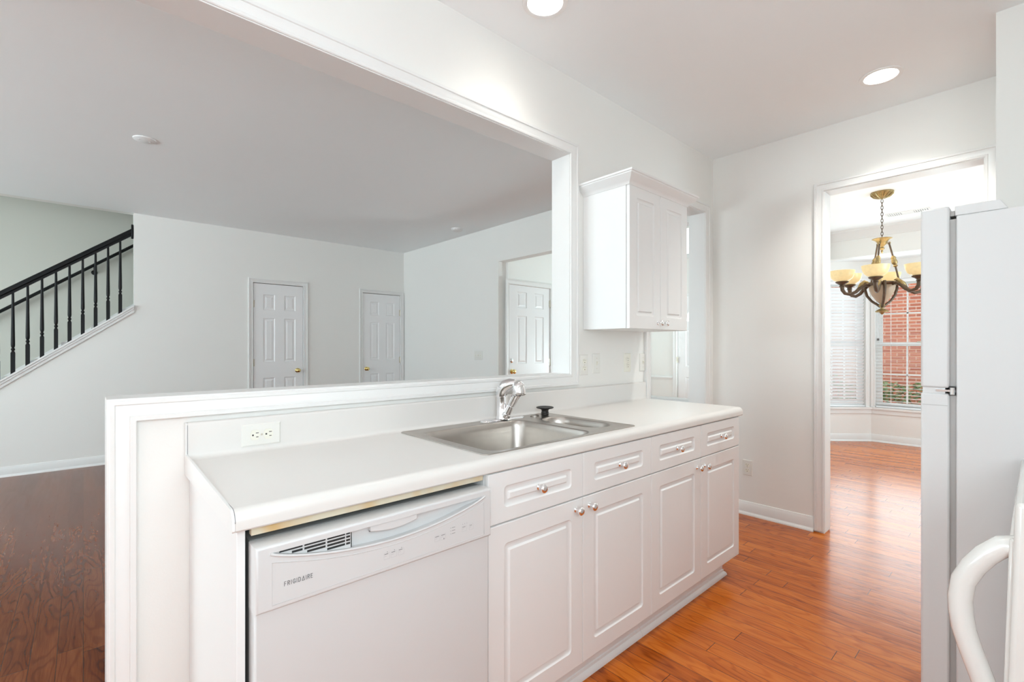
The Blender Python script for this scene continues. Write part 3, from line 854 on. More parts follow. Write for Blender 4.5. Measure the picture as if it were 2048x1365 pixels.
# ------------------------------------------------------------------ ceiling fittings
for k, (cx, cy) in enumerate(CANS):
    t = thing('recessed_light', ('lit white recessed ceiling light above the sink counter', 'lit white recessed ceiling light near the dining room opening')[k], 'ceiling light', (cx, cy, ZC), 'recessed kitchen ceiling lights')
    mb = MB(); mb.lathe([(CR - 0.002, 0.004), (CR - 0.002, -0.004), (CR + 0.004, -0.006), (CR + 0.018, -0.005), (CR + 0.020, -0.0005)], T(cx, cy, ZC), 40); obj('trim_ring', mb, M_lens, t, smooth=40)
    mb = MB()
    pr = [(CR - 0.001, 0.0)]
    for i in range(7): pr += [(CR - 0.003 - i * 0.0012, 0.006 + i * 0.012), (CR - 0.006 - i * 0.0012, 0.009 + i * 0.012)]
    pr += [(0.055, 0.10), (0, 0.101)]
    mb.lathe(pr, T(cx, cy, ZC), 40); obj('baffle', mb, M_lens, t, smooth=40)
    mb = MB(); mb.lathe([(0, 0.028), (0.035, 0.032), (0.054, 0.045), (0.056, 0.06), (0.04, 0.09), (0, 0.095)], T(cx, cy, ZC), 32); obj('bulb', mb, M_lamp, t, smooth=60)
    spot_light('can_or_fill_light_%d' % k, (cx, cy, ZC + 0.012), (4.2, 40)[k], (118, 112)[k], WARM, 0.035, 0.7)
# added spots without fittings, out of view, to brighten the kitchen
for k, (cx, cy, pw, an) in enumerate([(-0.6, 0.75, 3.7, 120), (-0.1, 0.45, 6, 120), (2.1, 0.58, 24, 84)]):
    spot_light('can_or_fill_light_%d' % (k + 2), (cx, cy, ZC - 0.02), pw, an, WARM, 0.07, 0.8)

sd = thing('smoke_detector', 'white round smoke detector on the grey living room ceiling', 'smoke detector', (3.44, 4.82, ZC))
mb = MB(); mb.lathe([(0.072, 0), (0.072, -0.012), (0.066, -0.026), (0.045, -0.034), (0, -0.036)], T(3.44, 4.82, ZC), 32); obj('body', mb, M_trim, sd, smooth=40)
mb = MB()
for k in range(12):
    a = 2 * pi * k / 12; mb.tube([(3.44 + 0.069 * cos(a), 4.82 + 0.069 * sin(a), ZC - 0.016), (3.44 + 0.066 * cos(a + .3), 4.82 + 0.066 * sin(a + .3), ZC - 0.02)], 0.003, 5)
obj('vent_slots', mb, M_mark2, sd)
mb = MB(); mb.lathe([(0.067, 0), (0.067, -0.004), (0.060, -0.008), (0.0, -0.0085)], T(0.322, 4.234, ZC), 36)
cp = props(obj('ceiling_plate', mb, M_ceil, smooth=40), 'flat white round cover plate on the living room ceiling', 'cover plate')
for dx in (-0.03, 0.03):
    mb = MB(); mb.lathe([(0.006, -0.008), (0.006, -0.010), (0, -0.0105)], T(0.322 + dx, 4.234 + dx * .3, ZC), 10); obj('screw', mb, M_trim, cp, smooth=40)

vt = thing('ceiling_vent', 'white slotted air vent on the dining room ceiling', 'air vent', (6.66, 0.93, ZC))
mb = MB(); mb.mold([(6.60, 0.76), (6.72, 0.76), (6.72, 1.10), (6.60, 1.10)], [(0, 0), (0, 0.006), (0.02, 0.004), (0.022, 0)], lambda a, b, h: (a, b, ZC - h), closed=True)
obj('frame', mb, M_vent, vt, smooth=30)
mb = MB(); mb.box(6.60, 6.72, 0.76, 1.10, ZC - 0.0015, ZC - 0.0005); obj('duct_backing', mb, M_mark, vt)
mb = MB()
for k in range(18):
    y = 0.77 + k * 0.0185
    if 6 <= k <= 11: continue
    mb.prism([(y, 0.001), (y + 0.010, 0.004), (y + 0.011, 0.005), (y + 0.001, 0.002)], lambda p, q_, t: (t, p, ZC - q_), 6.60, 6.72)
mb.box(6.60, 6.72, 0.878, 0.985, ZC - 0.005, ZC - 0.003)
obj('louvers', mb, M_vent, vt)

# ------------------------------------------------------------------ wall plates
SLOTS = [(-0.0065, 0.006, 0.0022, 0.0085), (0.0065, 0.006, 0.0022, 0.0070)]


def outlet(name, P, label, m, kind='duplex', horizontal=False, group='wall outlets and switches'):
    """P(a, b, h): local a across, b up from the plate's centre, h off the wall"""
    Q = (lambda a, b, h: P(b, -a, h)) if horizontal else P
    c = Q(0, 0, 0)
    t = thing(name, label, 'outlet' if kind == 'duplex' else 'light switch', c, group)
    gangs = 3 if kind == 'switch3' else 1
    hw = 0.035 + (gangs - 1) * 0.0235; hh = 0.0575
    mb = MB(); mb.mold([(-hw, -hh), (-hw, hh), (hw, hh), (hw, -hh)], [(-0.0, 0), (0.0, 0.002), (0.004, 0.0055), (0.012, 0.006)], Q, closed=True, side=1)
    i = 0.012; mb.add([Q(-hw + i, -hh + i, 0.006), Q(hw - i, -hh + i, 0.006), Q(hw - i, hh - i, 0.006), Q(-hw + i, hh - i, 0.006)], [(0, 1, 2, 3)])
    obj('plate', mb, m, t, smooth=30)
    if kind == 'duplex':
        for s in (-1, 1):
            f = MB(); oz = s * 0.0195
            pts = [(0.0168 * max(-0.82, min(0.82, cos(u))) / 0.82 * 0.98, oz + 0.0145 * sin(u)) for u in [2 * pi * k / 24 for k in range(24)]]
            f.add([Q(a, b, 0.0055) for a, b in pts] + [Q(a * .96, oz + (b - oz) * .96, 0.0078) for a, b in pts], [(k, (k + 1) % 24, 24 + (k + 1) % 24, 24 + k) for k in range(24)] + [tuple(range(24, 48))])
            r = obj('receptacle', f, M_ivory, t, smooth=30)
            for a, b, w_, h_ in SLOTS + [(0, -0.0065, 0.005, 0.005)]:
                sb = MB(); sb.add([Q(a - w_ / 2, oz + b - h_ / 2, 0.0081), Q(a + w_ / 2, oz + b - h_ / 2, 0.0081), Q(a + w_ / 2, oz + b + h_ / 2, 0.0081), Q(a - w_ / 2, oz + b + h_ / 2, 0.0081)], [(0, 1, 2, 3)])
                obj('slot', sb, M_slot, r)
        sb = MB(); sb.add([Q(0.0035 * cos(u), 0.0035 * sin(u), 0.0072 if k >= 0 else 0) for k, u in enumerate([2 * pi * k / 10 for k in range(10)])], [tuple(range(10))]); obj('screw', sb, M_hinge, t)
    else:
        for k in range(gangs):
            a0 = (k - (gangs - 1) / 2) * 0.046
            sb = MB(); sb.prism([(-0.011, 0.006), (0.006, 0.0145), (0.009, 0.0125), (0.011, 0.006)], lambda p, q_, tt: Q(tt, p, q_), a0 - 0.005, a0 + 0.005); obj('toggle', sb, M_ivory, t)
            for s in (-1, 1):
                sb = MB(); sb.add([Q(a0 + 0.003 * cos(u), s * 0.03 + 0.003 * sin(u), 0.0066) for u in [2 * pi * j / 10 for j in range(10)]], [tuple(range(10))]); obj('screw', sb, M_hinge, t)
    return t


def onwall(cx, cz, y): return lambda a, b, h: (cx + a, y - h, cz + b)


GO = 'outlets and switches over the counter'
outlet('wall_outlet', onwall(2.082, 1.148, KW0), 'ivory duplex outlet on the wall beside the pass-through casing', M_plate, group=GO)
outlet('wall_switch', onwall(2.193, 1.154, KW0), 'ivory switch plate under the left corner of the upper cabinet', M_plate, 'switch', group=GO)
outlet('wall_outlet', onwall(2.503, 1.152, KW0), 'ivory outlet with dark slots in the shadow under the upper cabinet', M_ivory, group=GO)
outlet('wall_switch', onwall(2.672, 1.150, KW0), 'pale switch plate next to the doorway casing by the counter end', M_plate, 'switch', group=GO)
outlet('wall_outlet', onwall(0.427, 0.966, 1.681), 'sideways ivory outlet set in the left part of the backsplash', M_plate, horizontal=True)
outlet('wall_outlet', lambda a, b, h: (XR0 - h, 1.438 - a, 0.349 + b), 'ivory outlet low on the wall between base cabinets and dining opening', M_plate)
outlet('wall_switch', lambda a, b, h: (XL0 - h, 4.75 - a, 1.142 + b), 'triple switch plate on the living room wall left of the hall opening', M_plate, 'switch3')

# ------------------------------------------------------------------ countertop, sink, faucet
ZT, ZB = 0.914, 0.869
CX0, CX1 = 0.229, 2.714
YN = 1.088                        # nose of the counter
ct = thing('countertop', 'long white laminate countertop with rolled front edge and low backsplash', 'countertop', (1.4, 1.4, ZB))


def nose(yb):
    p = [(yb, ZB), (yb, ZT)]
    p += [(YN + 0.026 - 0.026 * sin(t), ZT - 0.026 + 0.026 * cos(t)) for t in [0.5 * pi * k / 8 for k in range(9)]]
    p += [(YN, ZB + 0.004), (YN + 0.004, ZB), (YN + 0.022, ZB)]
    return p


SX0, SX1, SY0, SY1 = 0.912, 1.732, 1.128, 1.662
Pyz = lambda p, q_, t: (t, p, q_)
mb = MB()
mb.prism(nose(1.699), Pyz, CX0, SX0 + 0.02)
mb.prism(nose(1.699), Pyz, SX1 - 0.02, CX1)
mb.prism(nose(SY0 + 0.012), Pyz, SX0 + 0.02, SX1 - 0.02)
mb.box(SX0 + 0.02, SX1 - 0.02, SY1 - 0.012, 1.699, ZB, ZT)
obj('counter_surface', mb, M_lam, ct, smooth=30)
mb = MB()
sp_ = [(1.699, ZT - 0.001), (1.699, 1.022)] + [(1.690 - 0.009 * sin(t), 1.015 + 0.009 * cos(t)) for t in [0.5 * pi * k / 5 for k in range(6)]]
sp_ += [(1.681, 0.930)] + [(1.681 - 0.016 * (1 - cos(t)), 0.930 - 0.0158 * sin(t)) for t in [0.5 * pi * k / 5 for k in range(1, 6)]]
sp_ += [(1.664, ZT - 0.001)]
mb.prism(sp_, Pyz, CX0, 2.686)
obj('backsplash', mb, M_lam, ct, smooth=30)
mb = MB()
ec = [(y, z) for y, z in nose(1.699)]
mb.prism([(1.699, 1.022), (1.681, 1.022), (1.681, 0.93)] + ec[2:-1] + [(YN + 0.02, ZB), (1.699, ZB)], Pyz, CX0 - 0.006, CX0 - 0.0005)
obj('end_cap', mb, M_trim, ct)
mb = MB(); mb.tube([(CX0 - 0.0005, y, z + 0.0004) for y, z in [(1.664, ZT)] + nose(1.699)[2:-3]], 0.0007, 6); mb.tube([(CX0 - 0.0005, 1.6806, 0.93), (CX0 - 0.0005, 1.6806, 1.016)], 0.0007, 6)
obj('laminate_seam', mb, M_mark, ct)
mb = MB(); mb.box(0.262, 0.884, 1.106, 1.124, 0.850, ZB - 0.0005)
obj('support_rail', mb, M_strip, ct, label='raw yellow-stained wood strip under the counter edge')

mb = MB(); mb.box(0.236, 0.252, 1.112, 1.698, 0.0, ZB - 0.001)
props(obj('cabinet_end_panel', mb, M_cab, bevel=0.001), 'plain white end panel standing left of the dishwasher', 'panel')

snk = thing('kitchen_sink', 'stainless steel double bowl drop-in sink in the white countertop', 'sink', (1.32, 1.39, ZT))
B1 = (0.955, 1.482, 1.150, 1.592); B2 = (1.536, 1.704, 1.196, 1.548)
def flange():
    mb = MB(); zf = ZT + 0.0022; R = 0.02
    P = lambda a, b, h: (a, b, zf + h)
    X0, X1, Y0, Y1 = SX0 + R, SX1 - R, SY0 + R, SY1 - R

    # strips round the bowls
    def rect(x0, x1, y0, y1): mb.add([P(x0, y0, 0), P(x1, y0, 0), P(x1, y1, 0), P(x0, y1, 0)], [(0, 1, 2, 3)])
    rect(X0, B1[0], Y0, Y1); rect(B1[0], B1[1], Y0, B1[2]); rect(B1[0], B1[1], B1[3], Y1)
    rect(B1[1], B2[0], Y0, Y1); rect(B2[0], B2[1], Y0, B2[2]); rect(B2[0], B2[1], B2[3], Y1); rect(B2[1], X1, Y0, Y1)
    # rounded margin, then the rolled rim down to the counter
    rows = []
    for r, h in ((0, 0), (R - 0.007, 0), (R - 0.0045, 0.0011), (R - 0.0015, 0.0010), (R, -0.0019)):
        row = []
        for cx, cy, st in ((X1, Y1, 0), (X0, Y1, 0.5 * pi), (X0, Y0, pi), (X1, Y0, 1.5 * pi)):
            for k in range(9):
                t = st + 0.5 * pi * k / 8; row.append(P(cx + r * cos(t), cy + r * sin(t), h))
        rows.append(row)
    n = 36
    for ra, rb in zip(rows, rows[1:]):
        mb.add(ra + rb, [(k, (k + 1) % n, n + (k + 1) % n, n + k) for k in range(n)])
    return mb


fl = flange()
for (x0, x1, y0, y1), rad, dep in ((B1, 0.055, 0.18), (B2, 0.082, 0.15)):
    lp = [(0.0, 0, rad), (0.003, -0.001, rad - 0.002), (0.006, -0.005, rad - 0.004), (0.010, -0.03, rad - 0.004), (0.020, -dep + 0.035, rad - 0.004), (0.027, -dep + 0.012, rad - 0.008), (0.045, -dep, rad - 0.02)]
    fl.grid_face(lambda a, b, h: (a, b, ZT + 0.0022 + h), [x0, x1], [y0, y1], {(0, 0): (lp, True, 10)})
obj('basin', fl, M_steel, snk, smooth=40)
for (x0, x1, y0, y1), dep in ((B1, 0.18), (B2, 0.15)):
    mb = MB(); mb.lathe([(0.045, 0.0), (0.045, 0.003), (0.036, 0.004), (0.032, 0.001), (0.012, 0.0012), (0.010, 0.010), (0, 0.011)], T((x0 + x1) / 2, (y0 + y1) / 2 + 0.03, ZT + 0.0022 - dep), 28)
    obj('drain_strainer', mb, M_chrome, snk, smooth=40)

DK = ZT + 0.0027
mb = MB(); mb.lathe([(0.021, 0), (0.021, 0.003), (0.017, 0.006), (0, 0.007)], T(1.605, 1.612, DK), 28)
props(obj('hole_cover', mb, M_steel, smooth=40), 'small round steel hole cover between faucet and black stopper', 'hole cover')

fc = thing('kitchen_faucet', 'chrome pull-out kitchen faucet standing behind the large sink bowl', 'faucet', (1.415, 1.628, DK))
FX, FYy = 1.418, 1.628
mb = MB()
pts = [(0.125 * (1 if cos(u) > 0 else -1) * 0.78 + 0.028 * cos(u), 0.026 * sin(u)) for u in [2 * pi * (k + .5) / 32 for k in range(32)]]
mb.add([(FX + a, FYy + b, DK) for a, b in pts] + [(FX + a * .985, FYy + b * .9, DK + 0.005) for a, b in pts] + [(FX + a * .93, FYy + b * .7, DK + 0.008) for a, b in pts],
       [(r * 32 + k, r * 32 + (k + 1) % 32, r * 32 + 32 + (k + 1) % 32, r * 32 + 32 + k) for r in (0, 1) for k in range(32)] + [tuple(range(64, 96))])
obj('deck_plate', mb, M_chrome, fc, smooth=40)
mb = MB(); mb.lathe([(0.030, 0.004), (0.030, 0.010), (0.027, 0.016), (0.0255, 0.02), (0.0245, 0.10), (0.0255, 0.105), (0.0255, 0.110), (0.024, 0.112), (0.024, 0.118), (0, 0.119)], T(FX - 0.004, FYy, DK), 28)
obj('body', mb, M_chrome, fc, smooth=40)
# lever cap leaning over the body towards the spray head
mb = MB()
mb.tube([(1.412, 1.630, DK + 0.108), (1.412, 1.629, DK + 0.122), (1.413, 1.622, DK + 0.140), (1.418, 1.606, DK + 0.156), (1.426, 1.582, DK + 0.166), (1.434, 1.558, DK + 0.170)],
        [0.0262, 0.0275, 0.0285, 0.0285, 0.025, 0.016], 24)
obj('lever_handle', mb, M_chrome, fc, smooth=60)
# spray wand rising from the base
mb = MB()
w0 = Vector((1.416, 1.606, DK + 0.020)); w1 = Vector((1.435, 1.553, DK + 0.122))
mb.tube([w0 + (w1 - w0) * t for t in (0, 0.10, 0.13, 0.45, 0.46, 0.48, 0.8, 1.0)], [0.0225, 0.0225, 0.017, 0.0155, 0.0140, 0.0155, 0.0170, 0.021], 20)
obj('spray_wand', mb, M_chrome, fc, smooth=40)
mb = MB(); hc = T(1.440, 1.541, DK + 0.115) @ RX(-8)
mb.lathe([(0, 0.0005), (0.025, 0.0), (0.0300, 0.002), (0.0312, 0.010), (0.0312, 0.028), (0.0300, 0.040), (0.0262, 0.051), (0.019, 0.060), (0.010, 0.0655), (0, 0.067)], hc, 32)
obj('spray_head', mb, M_chrome, fc, smooth=60)
mb = MB(); mb.lathe([(0, -0.0015), (0.023, -0.0015), (0.025, 0.001)], hc, 24); obj('spray_face', mb, M_rubber, fc)

mb = MB(); mb.lathe([(0.017, 0), (0.019, 0.004), (0.0175, 0.008), (0.019, 0.012), (0.017, 0.016), (0.017, 0.024), (0.022, 0.030), (0.040, 0.034), (0.0425, 0.036), (0.0425, 0.039), (0.038, 0.0405), (0.034, 0.0385), (0, 0.0375)], T(1.665, 1.600, DK), 36)
props(obj('sink_stopper', mb, M_rubber, smooth=40), 'black rubber sink stopper standing behind the small bowl', 'sink stopper')

# ------------------------------------------------------------------ cabinets
CAB_LOOPS = [(0.0, 0, 0.014), (0.0025, -0.0035, 0.012), (0.006, -0.0055, 0.009), (0.017, -0.0065, 0.004), (0.020, -0.0060, 0.003), (0.0255, -0.0005, 0.002)]
CKNOB = [(0.010, 0), (0.010, 0.002), (0.0075, 0.004), (0.0055, 0.008), (0.0055, 0.012), (0.009, 0.016), (0.0145, 0.021), (0.0158, 0.026), (0.0135, 0.031), (0.007, 0.0335), (0, 0.034)]
YD = 1.091


def front(name, parent, x0, x1, z0, z1, yd, knob, bw=0.062, bh=0.062, kname='knob', Tk=0.018):
    W_, H = x1 - x0, z1 - z0
    mb = MB(); P = lambda a, b, h: (x0 + a, yd - h, z0 + b)
    i = 0.0025
    # rounded outer edge
    xs, zs, cells = panel_cells(W_ - 2 * i, H - 2 * i, [(bw - i, W_ - bw - i)], [(bh - i, H - bh - i)], CAB_LOOPS, 5)
    mb.grid_face(lambda a, b, h: P(a + i, b + i, h), xs, zs, cells)
    mb.mold([(i, i), (i, H - i), (W_ - i, H - i), (W_ - i, i)], [(0, 0), (-0.0015, -0.0006), (-i, -0.0025), (-i, -Tk)], P, closed=True, side=1)
    mb.add([P(0, 0, -Tk), P(W_, 0, -Tk), P(W_, H, -Tk), P(0, H, -Tk)], [(0, 3, 2, 1)])
    d = obj(name, mb, M_cab, parent, smooth=28)
    if knob:
        kb = MB(); kb.lathe(CKNOB, T(knob[0], yd, knob[1]) @ RYM, 24); obj(kname, kb, M_chrome, d, smooth=50, label='round chrome knob')
    return d


def carcass(t, x0, x1):
    mb = MB(); th = 0.016
    mb.box(x0, x0 + th, 1.111, 1.695, 0.0, 0.866); mb.box(x1 - th, x1, 1.111, 1.695, 0.0, 0.866)
    mb.box(x0 + th, x1 - th, 1.111, 1.695, 0.10, 0.116); mb.box(x0 + th, x1 - th, 1.683, 1.695, 0.116, 0.866)
    for z0, z1 in ((0.69, 0.735), (0.845, 0.866)): mb.box(x0 + th, x1 - th, 1.111, 1.128, z0, z1)
    mid = (x0 + x1) / 2; mb.box(mid - 0.025, mid + 0.025, 1.1115, 1.128, 0.116, 0.845)
    return obj('carcass', mb, M_cab, t)


SPL0, SPL1 = 0.7065, 0.7105
ca = thing('sink_base_cabinet', 'white base cabinet under the sink with two doors and two drawer fronts', 'base cabinet', (1.336, 1.40, 0), 'white base cabinets under the counter')
c2 = thing('end_base_cabinet', 'white base cabinet at the counter end nearest the dining opening', 'base cabinet', (2.225, 1.40, 0), 'white base cabinets under the counter')
for t, x0, x1, e0, e1 in ((ca, 0.891, 1.7835, 0.893, 1.3325), (c2, 1.7845, 2.668, 1.786, 2.2275)):
    mid = e1
    mb = MB(); th = 0.016
    # carcass with toe-kick notch
    for a in (x0, x1 - th):
        mb.prism([(1.111, 0.105), (1.695, 0.105), (1.695, 0.866), (1.111, 0.866)], Pyz, a, a + th)
    mb.box(x0 + th, x1 - th, 1.111, 1.683, 0.105, 0.12); mb.box(x0 + th, x1 - th, 1.683, 1.695, 0.12, 0.866)
    for z0, z1 in ((0.69, 0.735), (0.84, 0.866)): mb.box(x0 + th, x1 - th, 1.111, 1.128, z0, z1)
    mb.box(mid - 0.025, mid + 0.025, 1.112, 1.127, 0.12, 0.84)
    obj('carcass', mb, M_cab, t)
    xe = 2.595 if t is c2 else x1
    mb = MB(); mb.box(x0, xe, 1.150, 1.165, 0.0, 0.105); mb.box(x0, xe, 1.165, 1.69, 0.0, 0.02)
    mb.box(xe - 0.015, xe, 1.165, 1.69, 0.0, 0.105)
    tk = obj('toe_kick', mb, M_cab, t)
    mb = MB()
    PT = [(0.0, 0), (0.018, 0), (0.0175, 0.008), (0.013, 0.016), (0.006, 0.021), (0.005, 0.03), (0, 0.032)]
    if t is c2:
        mb.mold([(x0, 1.150), (xe, 1.150), (xe, 1.66)], PT, lambda a, b, h: (a, b, h), side=1)
    else:
        mb.mold([(x0, 1.150), (xe, 1.150)], PT, lambda a, b, h: (a, b, h), side=1)
    obj('shoe_moulding', mb, M_cab, tk, smooth=30)
TZ = 0.8655
front('drawer', ca, 0.893, 1.3315, SPL1, TZ, YD, (1.106, 0.789), bh=0.044)
front('drawer', ca, 1.3335, 1.783, SPL1, TZ, YD, (1.558, 0.789), bh=0.044)
front('door', ca, 0.893, 1.3305, 0.111, SPL0, YD, (1.292, 0.672))
front('door', ca, 1.3325, 1.783, 0.111, SPL0, YD, (1.368, 0.671))
front('drawer', c2, 1.785, 2.2265, SPL1, TZ, YD, (2.000, 0.789), bh=0.044)
front('drawer', c2, 2.2285, 2.669, SPL1, TZ, YD, (2.447, 0.789), bh=0.044)
front('door', c2, 1.785, 2.2265, 0.111, SPL0, YD, (2.186, 0.669))
front('door', c2, 2.2285, 2.669, 0.111, SPL0, YD, (2.263, 0.665))

# upper cabinet
uc = thing('upper_cabinet', 'white two-door upper cabinet with crown moulding hung above the counter end', 'wall cabinet', (2.38, 1.55, 1.345))
UX0, UX1, UY, UZ0, UZ1 = 2.077, 2.681, 1.398, 1.345, 2.106
mb = MB(); mb.box(UX0, UX1, UY + 0.020, 1.699, UZ0, UZ1)
obj('carcass', mb, M_cab, uc, bevel=0.001)
for x0, x1, kx in ((UX0 + 0.004, 2.3785, 2.352), (2.3805, UX1 - 0.001, 2.412)):
    front('door', uc, x0, x1, UZ0, 2.098, UY, (kx, 1.380), bw=0.062, bh=0.068)
mb = MB()
CRN = [(0.0, -0.018), (0.003, -0.018), (0.006, -0.010), (0.014, 0.0), (0.030, 0.012), (0.040, 0.022), (0.044, 0.026), (0.044, 0.031), (0.050, 0.034), (0.052, 0.042), (0.0, 0.042)]
mb.mold([(UX0, 1.699), (UX0, UY), (UX1, UY), (UX1, 1.672)], [(w, h) for w, h in CRN], lambda a, b, h: (a, b, UZ1 - 0.002 + h), side=1)
mb.box(UX0 + 0.001, UX1 - 0.001, UY + 0.001, 1.699, UZ1 + 0.001, UZ1 + 0.036)
obj('crown_moulding', mb, M_cab, uc, smooth=30)

# ------------------------------------------------------------------ dishwasher
dw = thing('dishwasher', 'white built-in dishwasher between the end panel and the sink cabinet', 'dishwasher', (0.571, 1.38, 0))
A0, A1 = 0.258, 0.886
YP = 1.068                       # face of the control panel
mb = MB(); mb.box(A0 + 0.006, A1 - 0.004, 1.130, 1.67, 0.08, 0.832)
obj('tub', mb, M_tub, dw)
mb = MB(); mb.box(A0 + 0.01, A1 - 0.01, 1.16, 1.66, 0.0, 0.08); obj('base', mb, M_dark, dw)
mb = MB(); mb.box(A0 + 0.003, A1 - 0.003, 1.078, 1.126, 0.11, 0.700)
obj('door_panel', mb, M_app, dw, bevel=0.004)
# console with the smile-shaped grip recess
ZL0, ZLIP, ZTOP = 0.695, 0.817, 0.838
n = 48; xsn = [A0 + 0.030 + (A1 - A0 - 0.055) * k / n for k in range(n + 1)]


def zcurve(x):
    t = (x - xsn[0]) / (xsn[-1] - xsn[0])
    return ZLIP - 0.046 * (1 - abs(2 * t - 1) ** 1.9) ** 0.85


mb = MB()
yb = YP + 0.022
for k in range(n):
    xa, xb = xsn[k], xsn[k + 1]; za, zb_ = zcurve(xa), zcurve(xb)
    da = 0.022 * min(1, (ZLIP - za) / 0.02); db = 0.022 * min(1, (ZLIP - zb_) / 0.02)
    rows = [[(x, YP, ZL0 + 0.006), (x, YP, z), (x, YP + d, z - 0.001), (x, YP + d * 0.8, ZLIP), (x, YP, ZLIP), (x, YP, ZTOP - 0.010)] for x, z, d in ((xa, za, da), (xb, zb_, db))]
    for r in range(5): mb.add([rows[0][r], rows[1][r], rows[1][r + 1], rows[0][r + 1]], [(0, 1, 2, 3)])
# plain margins and the rounded outline
for xa, xb in ((A0 + 0.008, xsn[0]), (xsn[-1], A1 - 0.006)):
    zs_ = [ZL0 + 0.006, ZLIP, ZTOP - 0.010]
    for z0, z1 in zip(zs_, zs_[1:]): mb.add([(xa, YP, z0), (xb, YP, z0), (xb, YP, z1), (xa, YP, z1)], [(0, 1, 2, 3)])
path = []
for cx, cz, st_, r in ((A0 + 0.008, ZL0 + 0.006, pi, 0.0001), (A0 + 0.008, ZTOP - 0.010, 0.5 * pi, 0.0001), (A1 - 0.006, ZTOP - 0.010, 0, 0.0001), (A1 - 0.006, ZL0 + 0.006, 1.5 * pi, 0.0001)):
    path.append((cx, cz))
mb.mold(path, [(0, 0), (-0.002, -0.0005), (-0.0045, -0.003), (-0.006, -0.007), (-0.006, -0.052)], lambda a, b, h: (a, YP - h, b), closed=True, side=1)
obj('control_panel', mb, M_app, dw, smooth=40)
mb = MB(); mb.tube([(x, YP - 0.0005, zcurve(x) - 0.001) for x in xsn], 0.0032, 8); obj('grip_ridge', mb, M_app, dw, smooth=60)
mb = MB(); mb.tube([(x, YP, z) for x, z in [(A0 + 0.034, 0.797)] + [(x, zcurve(x) - 0.014) for x in xsn[4:-4]] + [(A1 - 0.028, 0.800), (A1 - 0.028, 0.707), (A0 + 0.034, 0.707), (A0 + 0.034, 0.797)]], 0.0009, 6); obj('panel_outline', mb, M_app, dw, smooth=60)
# vent slots left in the recess
mb = MB(); vx1 = A0 + 0.205
for k in range(5):
    z = ZLIP - 0.0045 - k * 0.0078
    xa = next((x for x in [A0 + 0.03 + i * 0.002 for i in range(120)] if x >= xsn[0] and zcurve(x) < z - 0.003), None)
    if xa is None or xa > vx1 - 0.01: continue
    for s0, s1 in ((xa, A0 + 0.098), (max(xa, A0 + 0.102), A0 + 0.148), (max(xa, A0 + 0.152), A0 + 0.193), (max(xa, A0 + 0.196), vx1)):
        if s1 - s0 > 0.004: mb.box(s0, s1, YP + 0.008, YP + 0.024, z - 0.0022, z + 0.0022)
vb = obj('vent_slots', mb, M_dark, dw)
mb = MB(); mb.box(xsn[3], vx1 + 0.004, YP + 0.0095, YP + 0.0235, zcurve(vx1) - 0.001, ZLIP)
# keep the louver block inside the recess outline
mb = MB(); xk = [x for x in xsn if xsn[2] <= x <= vx1 + 0.012]
for xa, xb in zip(xk, xk[1:]):
    mb.add([(xa, YP + 0.009, zcurve(xa)), (xb, YP + 0.009, zcurve(xb)), (xb, YP + 0.009, ZLIP), (xa, YP + 0.009, ZLIP)], [(0, 1, 2, 3)])
mb.box(xk[-1] - 0.002, xk[-1], YP + 0.009, YP + 0.022, zcurve(xk[-1]), ZLIP)
obj('vent_grille', mb, M_app, dw)
mb = MB(); lp = [(0.512 + 0.128 * k / 12, ZLIP - 0.010 - 0.012 * sin(pi * (0.1 + 0.8 * k / 12))) for k in range(13)]
mb.prism([(0.512, ZLIP)] + lp + [(0.640, ZLIP)], lambda p, q_, t: (p, t, q_), YP + 0.003, YP + 0.02)
obj('latch_handle', mb, M_app, dw, bevel=0.002)
mb = MB(); mb.tube([(x, YP + 0.012, z - 0.0012) for x, z in lp], 0.0012, 6); obj('latch_gap', mb, M_mark, dw)
# print on the console
mk = MB(); mk2 = MB()


def mark(x, z, w_, h_, m): m.add([(x, YP - 0.0004, z), (x + w_, YP - 0.0004, z), (x + w_, YP - 0.0004, z + h_), (x, YP - 0.0004, z + h_)], [(0, 1, 2, 3)])


def keyframe(x, z, w_, h_):
    for a, b, c, d in ((0, 0, w_, .0005), (0, h_, w_, .0005), (0, 0, .0005, h_), (w_, 0, .0005, h_)): mark(x + a, z + b, c, d, mk2)


for x in (0.546, 0.565, 0.585):
    mark(x, 0.7385, 0.010, 0.0016, mk); mark(x, 0.7340, 0.006, 0.0010, mk2); mark(x + 0.007, 0.7430, 0.0018, 0.0018, mk); keyframe(x - 0.0015, 0.7265, 0.0155, 0.0150)
for x in (0.692, 0.711):
    mark(x, 0.7415, 0.012, 0.0016, mk); mark(x, 0.7370, 0.006, 0.0010, mk2); keyframe(x - 0.0015, 0.7300, 0.0155, 0.0150)
mark(0.7185, 0.7295, 0.0022, 0.0042, mk)
for z in (0.7535, 0.7455, 0.7375):
    mark(0.741, z, 0.0016, 0.0016, mk); mark(0.7455, z, 0.011, 0.0012, mk)
for x in (0.7815, 0.7885, 0.7955): mark(x, 0.7535, 0.0014, 0.0014, mk); mark(x, 0.757, 0.0012, 0.001, mk2)
mark(0.781, 0.7455, 0.010, 0.0014, mk); mark(0.781, 0.7410, 0.005, 0.001, mk2); keyframe(0.7795, 0.734, 0.0155, 0.0150)
mark(0.806, 0.7445, 0.008, 0.0014, mk); mark(0.806, 0.7400, 0.006, 0.001, mk2); keyframe(0.8045, 0.733, 0.0140, 0.0160)
obj('button_print', mk, M_mark, dw); obj('button_outlines', mk2, M_mark2, dw)
